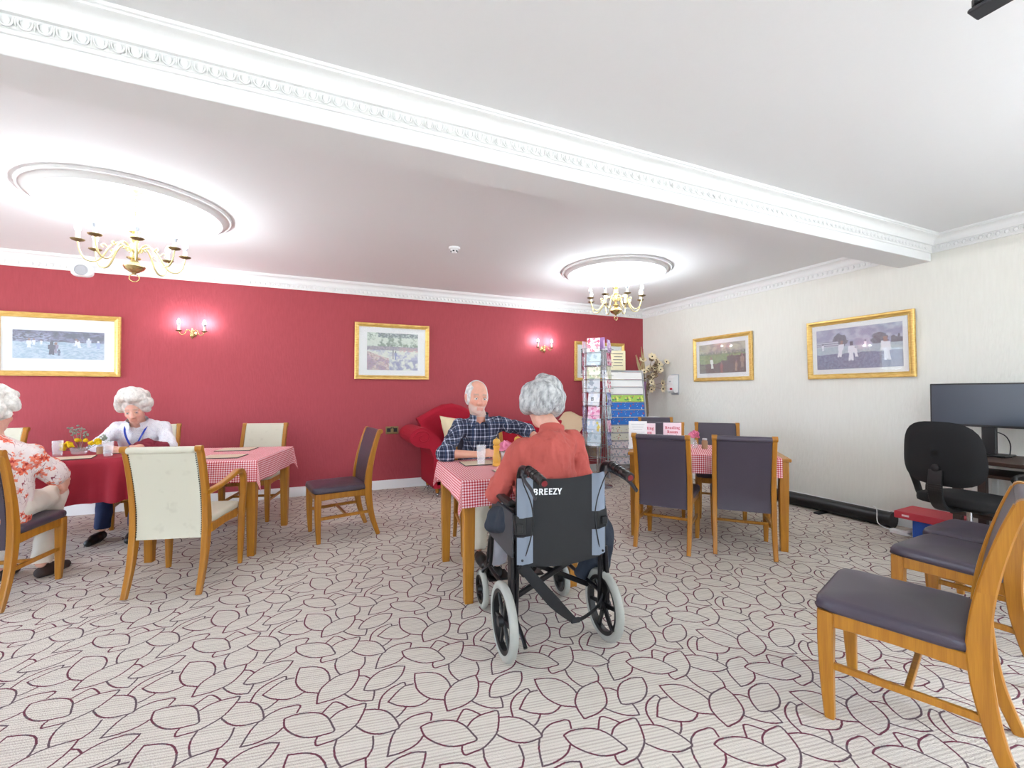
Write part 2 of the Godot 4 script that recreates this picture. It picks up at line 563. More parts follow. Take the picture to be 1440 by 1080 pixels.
func carpet_texture() -> Array:
	# one repeat of the leaf pattern, in the skewed axes of the pattern's own lattice
	var S = 1024
	var av = Vector2(.477, .254); var bv = Vector2(-.020, .525)
	var line = PackedFloat32Array()
	line.resize(S * S)
	var rr = 0.0038
	var wob = noise_of(0.05, 5, 2)
	var det = av.x * bv.y - av.y * bv.x
	for q in carpet_lines():
		var pts = []
		for i in range(0, q.size(), 2): pts.append(Vector2(q[i], q[i + 1]))
		var sp = spline(pts, 8)
		for i in sp.size() - 1:
			var w0 = av * sp[i].x + bv * sp[i].y
			var w1 = av * sp[i + 1].x + bv * sp[i + 1].y
			var steps = int((w1 - w0).length() / 0.0016) + 1
			for s in steps:
				var w = w0.lerp(w1, float(s) / steps)
				var tone = 1.0 if wob.get_noise_2d(w.x * 150.0, w.y * 150.0) < 0.12 else 0.75
				var jit = Vector2(wob.get_noise_2d(w.x * 2600.0, w.y * 2600.0), wob.get_noise_2d(w.y * 2600.0, w.x * 2600.0 + 77.0)) * 0.0016
				var l = Vector2((w.x * bv.y - w.y * bv.x) / det, (av.x * w.y - av.y * w.x) / det)
				var cx = int(l.x * S); var cy = int(l.y * S)
				for dy in range(-12, 13):
					for dx in range(-12, 13):
						var dw = (av * dx + bv * dy) / S + jit
						var e = rr - dw.length()
						if e > 0.0:
							var val = minf(1.0, e / 0.0009) * tone
							var id = posmod(cy + dy, S) * S + posmod(cx + dx, S)
							if line[id] < val: line[id] = val
	var rng = RandomNumberGenerator.new()
	rng.seed = 11
	var ns = 12
	var stripe = []
	for i in ns: stripe.append([rng.randf_range(0.35, 1.0), rng.randf_range(0.0, 1.0)])
	var nn = noise_of(0.11, 8, 2)
	var big = noise_of(0.008, 21, 2)
	var f = func(x, y):
		var p = (float(x) + 3.0 * y) / S
		p = p - floor(p)
		var k = p * ns
		var st = stripe[int(k) % ns]
		var fr = k - floor(k)
		var s = pow(0.5 - 0.5 * cos(TAU * fr), 1.5) * st[0]
		var g = nn.get_noise_2d(x * 0.9, y * 1.5) * 0.5
		var c = Color(0.850, 0.815, 0.770).lerp(Color(0.665, 0.625, 0.575), clampf(s * 0.72 + g * 0.55, 0.0, 1.0))
		c = c.lerp(Color(0.70, 0.62, 0.60), 0.25 * st[1] * s)
		var ln = line[y * S + x]
		if ln > 0.0:
			var lc = Color(0.40, 0.155, 0.225) if ln > 0.76 else Color(0.35, 0.29, 0.305)
			if ln <= 0.76: ln = minf(1.0, ln / 0.75)
			lc = lc.lerp(Color(0.46, 0.26, 0.31), 0.5 + nn.get_noise_2d(x * 2.3, y * 2.3)) if g > 0.1 else lc
			c = c.lerp(lc, ln)
		return c
	var h = func(x, y):
		var g = 0.5 + 0.5 * nn.get_noise_2d(x * 3.0, y * 3.0)
		return Color(g, g, g)
	return [img_tex(S, S, f), null]

func make_materials():
	var m
	m = mat("white", Color(0.93, 0.93, 0.925), 0.75)
	m = mat("ceiling", Color(0.925, 0.925, 0.925), 0.9)
	m.normal_enabled = true
	m.normal_texture = noise_tex(Color.BLACK, Color.WHITE, 0.03, 3, 256, true, 1.0)
	m.normal_scale = 0.15
	m.uv1_triplanar = true
	m.uv1_scale = Vector3(2, 2, 2)
	m = mat("red_wall", Color(1, 1, 1), 0.72)
	m.albedo_texture = noise_tex(Color(0.625, 0.232, 0.268), Color(0.655, 0.255, 0.29), 0.06, 41, 256)
	m.uv1_triplanar = true
	m.uv1_world_triplanar = true
	m.uv1_scale = Vector3(3.0, 0.35, 3.0)
	m.normal_enabled = true
	m.normal_texture = noise_tex(Color.BLACK, Color.WHITE, 0.09, 13, 256, true, 2.0)
	m.normal_scale = 0.25
	m = mat("cream_wall", Color(1, 1, 1), 0.8)
	m.albedo_texture = noise_tex(Color(0.888, 0.882, 0.848), Color(0.905, 0.90, 0.868), 0.05, 42, 256)
	m.uv1_triplanar = true
	m.uv1_world_triplanar = true
	m.uv1_scale = Vector3(3.0, 0.3, 3.0)
	m.normal_enabled = true
	m.normal_texture = noise_tex(Color.BLACK, Color.WHITE, 0.09, 14, 256, true, 2.0)
	m.normal_scale = 0.2
	var ct = carpet_texture()
	m = mat("carpet", Color(1, 1, 1), 0.98)
	m.albedo_texture = ct[0]
	m.normal_enabled = true
	m.normal_texture = noise_tex(Color.BLACK, Color.WHITE, 0.25, 9, 256, true, 6.0)
	m.normal_scale = 0.5
	# honey coloured wood
	var wn = noise_of(0.012, 6, 3); var wf = noise_of(0.08, 7, 2)
	var wood = img_tex(256, 256, func(x, y):
		var g = wn.get_noise_2d(x * 4.0, y * 0.35) * 0.8 + wf.get_noise_2d(x * 5.0, y * 0.25) * 0.4
		return Color(0.690, 0.465, 0.120).lerp(Color(0.610, 0.385, 0.085), clampf(0.45 + g, 0.0, 1.0)))
	m = mat("wood", Color(1, 1, 1), 0.38)
	m.albedo_texture = wood
	m.uv1_triplanar = true
	m.uv1_scale = Vector3(3.0, 1.6, 3.0)
	m = mat("purple", Color(0.262, 0.228, 0.275), 0.36)
	m.normal_enabled = true
	m.normal_texture = noise_tex(Color.BLACK, Color.WHITE, 0.2, 19, 256, true, 3.0)
	m.normal_scale = 0.2
	m.uv1_triplanar = true
	m.uv1_scale = Vector3(6, 6, 6)
	m = mat("purple_dark", Color(0.235, 0.19, 0.235), 0.55)
	m = mat("cream_vinyl", Color(0.80, 0.78, 0.705), 0.45)
	var smn = noise_of(0.018, 71, 3)
	m.albedo_texture = img_tex(256, 256, func(x, y):
		var s = clampf(smn.get_noise_2d(x, y) * 1.3 - 0.42, 0.0, 1.0)
		return Color(1, 1, 1).lerp(Color(0.90, 0.89, 0.88), s))
	m.uv1_triplanar = true
	m.uv1_scale = Vector3(1.7, 1.7, 1.7)
	m = mat("stud", Color(0.16, 0.13, 0.11), 0.4, 0.6)
	# cloths
	var ging = img_tex(64, 64, func(x, y):
		var a = 1.0 if x < 32 else 0.0
		var b = 1.0 if y < 32 else 0.0
		var thread = 0.04 * float((x + y) % 4) / 3.0
		if a + b == 2.0: return Color(0.66 + thread, 0.10, 0.155)
		if a + b == 1.0: return Color(0.87, 0.50 + thread, 0.52 + thread)
		return Color(0.95, 0.90 - thread, 0.885))
	m = mat("gingham", Color(1, 1, 1), 0.9)
	m.albedo_texture = ging
	m.cull_mode = BaseMaterial3D.CULL_DISABLED
	m = mat("burgundy", Color(0.60, 0.115, 0.185), 0.85)
	m.cull_mode = BaseMaterial3D.CULL_DISABLED
	m.normal_enabled = true
	m.normal_texture = noise_tex(Color.BLACK, Color.WHITE, 0.25, 22, 256, true, 3.0)
	m.normal_scale = 0.2
	m.uv1_scale = Vector3(4, 4, 4)
	mat("maroon", Color(0.45, 0.10, 0.16), 0.9)
	mat("placemat", Color(0.82, 0.74, 0.64), 0.5)
	mat("placemat_edge", Color(0.20, 0.22, 0.20), 0.6)
	# metals, plastics
	mat("brass", Color(0.80, 0.72, 0.50), 0.25, 0.85)
	mat("brass_dull", Color(0.55, 0.48, 0.33), 0.38, 0.8)
	mat("brass_pale", Color(0.80, 0.74, 0.54), 0.3, 0.7)
	mat("chrome", Color(0.78, 0.78, 0.80), 0.18, 1.0)
	mat("candle", Color(0.93, 0.90, 0.80), 0.5)
	m = mat("bulb", Color(1, 0.99, 0.97), 0.3)
	m.emission_enabled = true
	m.emission = Color(1.0, 0.98, 0.95)
	m.emission_energy_multiplier = 3.5
	mat("bulb_collar", Color(0.72, 0.74, 0.78), 0.35, 0.4)
	m = mat("gilt", Color(1, 1, 1), 0.38, 0.4)
	var gn = noise_of(0.03, 31, 3)
	m.albedo_texture = img_tex(128, 128, func(x, y):
		return Color(0.90, 0.77, 0.47).lerp(Color(0.80, 0.63, 0.32), clampf(0.4 + gn.get_noise_2d(x * 0.5, y * 3.0), 0.0, 1.0)))
	m.uv1_triplanar = true
	m.uv1_scale = Vector3(5, 5, 5)
	mat("mount", Color(0.93, 0.93, 0.925), 0.9)
	m = mat("glass", Color(0.95, 0.98, 1.0, 0.10), 0.02)
	m.transparency = BaseMaterial3D.TRANSPARENCY_ALPHA
	m.metallic_specular = 0.5
	m = mat("tumbler", Color(0.97, 0.99, 1.0, 0.22), 0.03)
	m.transparency = BaseMaterial3D.TRANSPARENCY_ALPHA
	m = mat("window_glass", Color(1, 1, 1, 0.06), 0.0)
	m.transparency = BaseMaterial3D.TRANSPARENCY_ALPHA
	mat("black", Color(0.055, 0.055, 0.06), 0.45)
	mat("black_cloth", Color(0.085, 0.083, 0.09), 0.9)
	mat("black_nylon", Color(0.072, 0.072, 0.082), 0.7)
	mat("rubber", Color(0.62, 0.62, 0.59), 0.75)
	mat("grip", Color(0.05, 0.045, 0.045), 0.35)
	mat("grey_vinyl", Color(0.47, 0.50, 0.55), 0.6)
	mat("frame_metal", Color(0.10, 0.095, 0.105), 0.35, 0.4)
	mat("charcoal", Color(0.20, 0.20, 0.215), 0.6)
	m = mat("sofa_red", Color(0.62, 0.01, 0.135), 0.9)
	m = mat("cream_cloth", Color(0.87, 0.81, 0.66), 0.95)
	mat("plastic_white", Color(0.93, 0.93, 0.93), 0.4)
	mat("plastic_grey", Color(0.72, 0.73, 0.75), 0.45)
	mat("red_plastic", Color(0.82, 0.10, 0.22), 0.4)
	mat("desk_wood", Color(0.235, 0.155, 0.125), 0.45)
	mat("screen", Color(0.20, 0.235, 0.285), 0.28)
	mat("paper", Color(0.94, 0.93, 0.92), 0.9)
	mat("paper_pink", Color(0.96, 0.87, 0.89), 0.9)
	mat("paper_cream", Color(0.92, 0.88, 0.74), 0.9)
	mat("ink_red", Color(0.78, 0.16, 0.28), 0.9)
	mat("ink_grey", Color(0.35, 0.35, 0.38), 0.9)

func ext(mb: MB, prof: Array, p0: Vector3, p1: Vector3, out: Vector3, crease = 0.75):
	# extrudes a profile of Vector2(distance from the wall, height) from p0 to p1
	for i in prof.size() - 1:
		var a = prof[i]; var b = prof[i + 1]
		var t = b - a
		if t.length() < 1e-6: continue
		var nf = Vector2(-t.y, t.x).normalized()
		var na = nf; var nb = nf
		if i > 0:
			var tp = (a - prof[i - 1]).normalized(); var np = Vector2(-tp.y, tp.x)
			if np.dot(nf) > crease: na = (np + nf).normalized()
		if i < prof.size() - 2:
			var tn = (prof[i + 2] - b).normalized(); var nn = Vector2(-tn.y, tn.x)
			if nn.dot(nf) > crease: nb = (nn + nf).normalized()
		var A = p0 + out * a.x + Vector3.UP * a.y; var B = p1 + out * a.x + Vector3.UP * a.y
		var C = p1 + out * b.x + Vector3.UP * b.y; var D = p0 + out * b.x + Vector3.UP * b.y
		var n0 = out * na.x + Vector3.UP * na.y; var n1 = out * nb.x + Vector3.UP * nb.y
		mb.tri(A, B, C, n0, n0, n1); mb.tri(A, C, D, n0, n1, n1)

func cornice_profile() -> Array:
	# from the foot of the cornice on the wall up to the ceiling line
	var p = []
	for q in [[0, -.145], [.010, -.145], [.013, -.140], [.013, -.132], [.018, -.130]]: p.append(Vector2(q[0], q[1]))
	p.append(Vector2(.020, -.084))           # egg band ground
	p.append(Vector2(.034, -.082)); p.append(Vector2(.036, -.074))
	for i in 7:                               # cove
		var t = PI * 0.5 * i / 6.0
		p.append(Vector2(.038 + .047 * (1.0 - cos(t)), -.072 + .047 * sin(t)))
	p.append(Vector2(.092, -.022)); p.append(Vector2(.092, -.014)); p.append(Vector2(.101, -.012)); p.append(Vector2(.103, 0.0))
	p.reverse()
	return p

func wall_with_holes(mb: MB, along: float, h: float, th: float, holes: Array, bas: Basis, at: Vector3):
	# wall in the basis' x (0..along), y (0..h), thickness along z (0..th); holes: [x0, y0, x1, y1] sorted by x
	mb.xf = Transform3D(bas, at)
	var x = 0.0
	for q in holes:
		mb.box(Vector3((x + q[0]) * .5, h * .5, th * .5), Vector3(q[0] - x, h, th))
		mb.box(Vector3((q[0] + q[2]) * .5, q[1] * .5, th * .5), Vector3(q[2] - q[0], q[1], th))
		mb.box(Vector3((q[0] + q[2]) * .5, (q[3] + h) * .5, th * .5), Vector3(q[2] - q[0], h - q[3], th))
		x = q[2]
	mb.box(Vector3((x + along) * .5, h * .5, th * .5), Vector3(along - x, h, th))
	mb.xf = Transform3D.IDENTITY

func egg_mesh() -> Array:
	# an egg in its shell surround, and the dart between two eggs; facing +z, centred
	var e = MB.new()
	e.ball(Vector3(0, -.001, .002), Vector3(.0135, .019, .009), 10, 6)
	var sh = MB.new()
	var pts = []
	for i in 11:
		var t = PI * (0.08 - 1.16 * i / 10.0)
		pts.append(Vector3(cos(t) * .0195, .006 + sin(t) * .027, .003))
	sh.tube(pts, .0038, 5)
	var d = MB.new()
	d.tube([Vector3(0, .018, .002), Vector3(0, 0, .004), Vector3(0, -.018, .002)], [.0022, .0035, .0012], 5)
	return [e.mesh(), sh.mesh(), d.mesh()]

func build_room():
	var mb: MB
	# floor: uv in the carpet's lattice
	mb = MB.new()
	var av = Vector2(.477, .254); var bv = Vector2(-.020, .525); var o = Vector2(.364, -1.696)
	var det = av.x * bv.y - av.y * bv.x
	var cs = [Vector3(XL, 0, ZB), Vector3(XR, 0, ZB), Vector3(XR, 0, ZF), Vector3(XL, 0, ZF)]
	var us = []
	for c in cs:
		var w = Vector2(c.x, c.z) - o
		us.append(Vector2((w.x * bv.y - w.y * bv.x) / det, (av.x * w.y - av.y * w.x) / det))
	mb.quv(cs[0], cs[1], cs[2], cs[3], Vector3.UP, us[0], us[1], us[2], us[3])
	mb.box(Vector3((XL + XR) * .5, -.06, (ZB + ZF) * .5), Vector3(XR - XL + .4, .11, ZF - ZB + .4))
	struct(mb, "floor", M.carpet, "beige striped carpet patterned with burgundy leaf outlines")
	# walls
	mb = MB.new()
	mb.box(Vector3((XL + XR) * .5, 1.5, ZB - .1), Vector3(XR - XL + .4, 3.0, .2))
	struct(mb, "wall_back", M.red_wall, "deep red papered wall with the pictures and wall lights")
	var bl = Basis(Vector3(0, 0, 1), Vector3.UP, Vector3(-1, 0, 0))
	var wins = LEFT_WIN
	mb = MB.new()
	wall_with_holes(mb, ZF - ZB, 3.0, .2, LEFT_WIN, bl, Vector3(XL, 0, ZB))
	struct(mb, "wall_left", M.cream_wall, "cream wall with windows far to the left")
	mb = MB.new()
	wall_with_holes(mb, XR - XL, 3.0, .2, FRONT_WIN, Basis.IDENTITY, Vector3(XL, 0, ZF))
	struct(mb, "wall_front", M.cream_wall, "cream wall with windows behind the viewer")
	mb = MB.new()
	var br = Basis(Vector3(0, 0, 1), Vector3.UP, Vector3(1, 0, 0))
	wall_with_holes(mb, ZF - ZB, 3.0, .2, RIGHT_WIN, br, Vector3(XR, 0, ZB))
	struct(mb, "wall_right", M.cream_wall, "plain cream wall on the right side of the room")
	# windows
	var wi = 1
	var list = []
	for w in LEFT_WIN: list.append([bl, Vector3(XL, 0, ZB), w])
	for w in FRONT_WIN: list.append([Basis.IDENTITY, Vector3(XL, 0, ZF), w])
	for w in RIGHT_WIN: list.append([br, Vector3(XR, 0, ZB), w])
	for q in list:
		var w = q[2]
		mb = MB.new()
		mb.xf = Transform3D(q[0], q[1])
		var zc = .12
		mb.box(Vector3(w[0] + .03, (w[1] + w[3]) * .5, zc), Vector3(.06, w[3] - w[1], .06), .005)
		mb.box(Vector3(w[2] - .03, (w[1] + w[3]) * .5, zc), Vector3(.06, w[3] - w[1], .06), .005)
		mb.box(Vector3((w[0] + w[2]) * .5, (w[1] + w[3]) * .5, zc), Vector3(.06, w[3] - w[1] - .12, .06), .005)
		mb.box(Vector3((w[0] + w[2]) * .5, w[1] + .03, zc), Vector3(w[2] - w[0] - .12, .06, .06), .005)
		mb.box(Vector3((w[0] + w[2]) * .5, w[3] - .03, zc), Vector3(w[2] - w[0] - .12, .06, .06), .005)
		var fo = struct(mb, "window_%d" % wi, M.white, "white framed window with two panes")
		for s in 2:
			mb = MB.new()
			mb.xf = Transform3D(q[0], q[1])
			var a = w[0] + .06 if s == 0 else (w[0] + w[2]) * .5 + .03
			var b = (w[0] + w[2]) * .5 - .03 if s == 0 else w[2] - .06
			mb.quv(Vector3(a, w[1] + .06, zc), Vector3(b, w[1] + .06, zc), Vector3(b, w[3] - .06, zc), Vector3(a, w[3] - .06, zc), Vector3(0, 0, 1))
			part(mb, "pane", M.window_glass, fo)
		wi += 1
	# ceiling with two round openings
	mb = MB.new()
	var zc = -4.18; var hs = .75; var R = .55
	var xs = [XL, -1.28 - hs, -1.28 + hs, 3.15 - hs, 3.15 + hs, XR]
	var zs = [ZB, zc - hs, zc + hs, ZF]
	for i in 5:
		for j in 3:
			if j == 1 and (i == 1 or i == 3): continue
			mb.quv(Vector3(xs[i], CEIL, zs[j]), Vector3(xs[i + 1], CEIL, zs[j]), Vector3(xs[i + 1], CEIL, zs[j + 1]), Vector3(xs[i], CEIL, zs[j + 1]), Vector3.DOWN)
	for cx in [-1.28, 3.15]:
		var sg = 64
		for s in sg:
			var q = []
			for k in 2:
				var a = TAU * (s + k) / sg
				var d = Vector3(cos(a), 0, sin(a))
				var e = hs / max(abs(d.x), abs(d.z))
				q.append([Vector3(cx, CEIL, zc) + d * R, Vector3(cx, CEIL, zc) + d * e])
			mb.quv(q[0][0], q[1][0], q[1][1], q[0][1], Vector3.DOWN)
	mb.box(Vector3((XL + XR) * .5, 3.05, (ZB + ZF) * .5), Vector3(XR - XL + .4, .1, ZF - ZB + .4))
	struct(mb, "ceiling", M.ceiling, "white plastered ceiling with two round recesses")
	var ti = 5
	for cx in [-1.28, 3.15]:
		# shallow saucer in the recess
		mb = MB.new()
		var prof = []
		for i in 9:
			var t = i / 8.0
			prof.append(Vector2(R * 1.01 * cos(t * PI * .5), .005 + .115 * sin(t * PI * .5)))
		for i in prof.size() - 1:
			var p0 = prof[i]; var p1 = prof[i + 1]
			for s in 64:
				var a0 = TAU * s / 64.0; var a1 = TAU * (s + 1) / 64.0
				var P = func(p, a): return Vector3(cx + cos(a) * p.x, CEIL + p.y, zc + sin(a) * p.x)
				var Nn = func(p, a): return Vector3(-cos(a) * p.x / .3, -p.y / .0132, -sin(a) * p.x / .3).normalized()
				mb.tri(P.call(p0, a0), P.call(p0, a1), P.call(p1, a1), Nn.call(p0, a0), Nn.call(p0, a1), Nn.call(p1, a1))
				mb.tri(P.call(p0, a0), P.call(p1, a1), P.call(p1, a0), Nn.call(p0, a0), Nn.call(p1, a1), Nn.call(p1, a0))
		var dome = struct(mb, "trim_%d" % ti, M.ceiling, "shallow white saucer recess in the ceiling with a moulded rim, over the %s chandelier" % ("left" if cx < 0 else "right"))
		mb = MB.new()
		mb.lathe([Vector2(R - .016, .008), Vector2(R - .016, -.042), Vector2(R - .010, -.050), Vector2(R + .004, -.052), Vector2(R + .010, -.046), Vector2(R + .016, -.034), Vector2(R + .030, -.022), Vector2(R + .048, -.016), Vector2(R + .054, -.020), Vector2(R + .064, -.018), Vector2(R + .068, .002)], 64, Vector3(cx, CEIL, zc), 0.5)
		part(mb, "rim_moulding", M.white, dome)
		ti += 1
	# beam
	mb = MB.new()
	mb.box(Vector3((XL + XR) * .5, (2.462 + CEIL) * .5 + .03, -2.245), Vector3(XR - XL, CEIL - 2.462 + .06, .245), .003)
	struct(mb, "trim_1", M.ceiling, "white plastered downstand beam crossing the ceiling")
	# cornices
	var prof = cornice_profile()
	var eg = egg_mesh()
	var runs = [["trim_2", Vector3(XL, CEIL, -2.1225), Vector3(XR, CEIL, -2.1225), Vector3(0, 0, 1), "white egg and dart cornice along the front of the beam", -1.25, 5.0],
		["trim_3", Vector3(XR, CEIL, -2.12), Vector3(XR, CEIL, ZF), Vector3(-1, 0, 0), "white cornice on the cream wall in front of the beam", .0, 1.4],
		["trim_4", Vector3(XR, CEIL, ZB), Vector3(XR, CEIL, -2.37), Vector3(-1, 0, 0), "white cornice on the cream wall behind the beam", 9.0, 9.0],
		["trim_7", Vector3(XL, CEIL, ZB), Vector3(XR, CEIL, ZB), Vector3(0, 0, 1), "white cornice along the top of the red wall", 9.0, 9.0],
		["trim_8", Vector3(XL, CEIL, -2.37), Vector3(XR, CEIL, -2.37), Vector3(0, 0, -1), "white cornice along the back of the beam", 9.0, 9.0]]
	for r in runs:
		if r[0] == "trim_8": continue
		mb = MB.new()
		ext(mb, prof, r[1], r[2], r[3])
		var t = struct(mb, r[0], M.white, r[4])
		var along = (r[2] - r[1])
		var L = along.length()
		var dir = along / L
		var bas = Basis(Vector3.UP.cross(r[3]), Vector3.UP, r[3])
		var n = int(L / .0515)
		var rest = MB.new()
		for i in n:
			var s = .0257 + i * .0515
			var p = r[1] + dir * s + r[3] * .021 + Vector3.UP * -.107
			var pd = p + dir * .0257
			var far = true
			if r[0] == "trim_2" and p.x > r[5] and p.x < r[6]: far = false
			if r[0] == "trim_3" and s < r[6]: far = false
			if far:
				if r[0] == "trim_2" or r[0] == "trim_3" : continue
				rest.xf = Transform3D(bas, p)
				rest.ball(Vector3(0, -.001, .002), Vector3(.0155, .020, .010), 6, 4)
			else:
				for e in [["egg", eg[0], p], ["egg_surround", eg[1], p], ["dart", eg[2], pd]]:
					var q = part(e[1], e[0], M.white, t)
					q.transform = Transform3D(bas, e[2])
		if rest.v.size() > 0:
			var q = part(rest, "egg_row", M.white, t)
			q.set_meta("kind", "stuff")
	# baseboards
	var bp = [Vector2(0, .115), Vector2(.010, .115), Vector2(.013, .108), Vector2(.018, .098), Vector2(.018, 0.0)]
	mb = MB.new()
	ext(mb, bp, Vector3(XL, 0, ZB), Vector3(XR, 0, ZB), Vector3(0, 0, 1))
	struct(mb, "baseboard_back", M.white, "white skirting board along the red wall")
	mb = MB.new()
	ext(mb, bp, Vector3(XR, 0, ZB), Vector3(XR, 0, ZF), Vector3(-1, 0, 0))
	struct(mb, "baseboard_right", M.white, "white skirting board along the cream wall")
	mb = MB.new()
	ext(mb, bp, Vector3(XL, 0, ZB), Vector3(XL, 0, ZF), Vector3(1, 0, 0))
	struct(mb, "baseboard_left", M.white, "white skirting board along the left wall")

# ---------------------------------------------------------------- chandeliers and wall lights
func bulb_into(parent, at: Vector3, energy: float, sc = 1.0):
	var mb = MB.new()
	mb.lathe([Vector2(0, 0), Vector2(.011, .0), Vector2(.012, .004), Vector2(.017, .018), Vector2(.019, .030)], 12)
	var col = part(mb, "bulb_collar", M.bulb_collar, parent)
	col.position = at
	mb = MB.new()
	mb.lathe([Vector2(.019, .030), Vector2(.0195, .040), Vector2(.018, .052), Vector2(.013, .066), Vector2(.006, .078), Vector2(0, .083)], 12)
	var b = part(mb, "bulb", M.bulb, parent)
	b.position = at
	if energy > 0.0:
		var l = OmniLight3D.new()
		l.name = "bulb_light"
		l.position = at + Vector3(0, .052, 0)
		l.light_energy = energy
		l.light_color = Color(0.93, 0.97, 1.0)
		l.light_size = .02
		l.omni_range = 14.0
		l.omni_attenuation = 2.0
		l.shadow_enabled = true
		parent.add_child(l, true)

func arm_pts(r: float) -> Array:
	# S-scroll arm from the hub out to the cup, in the x/y plane
	return spline([Vector3(.035, .115, 0), Vector3(.060, .155, 0), Vector3(.100, .165, 0), Vector3(.142, .120, 0), Vector3(.178, .045, 0), Vector3(.215, .005, 0), Vector3(.262, .006, 0), Vector3(r - .015, .05, 0), Vector3(r, .125, 0)], 5)

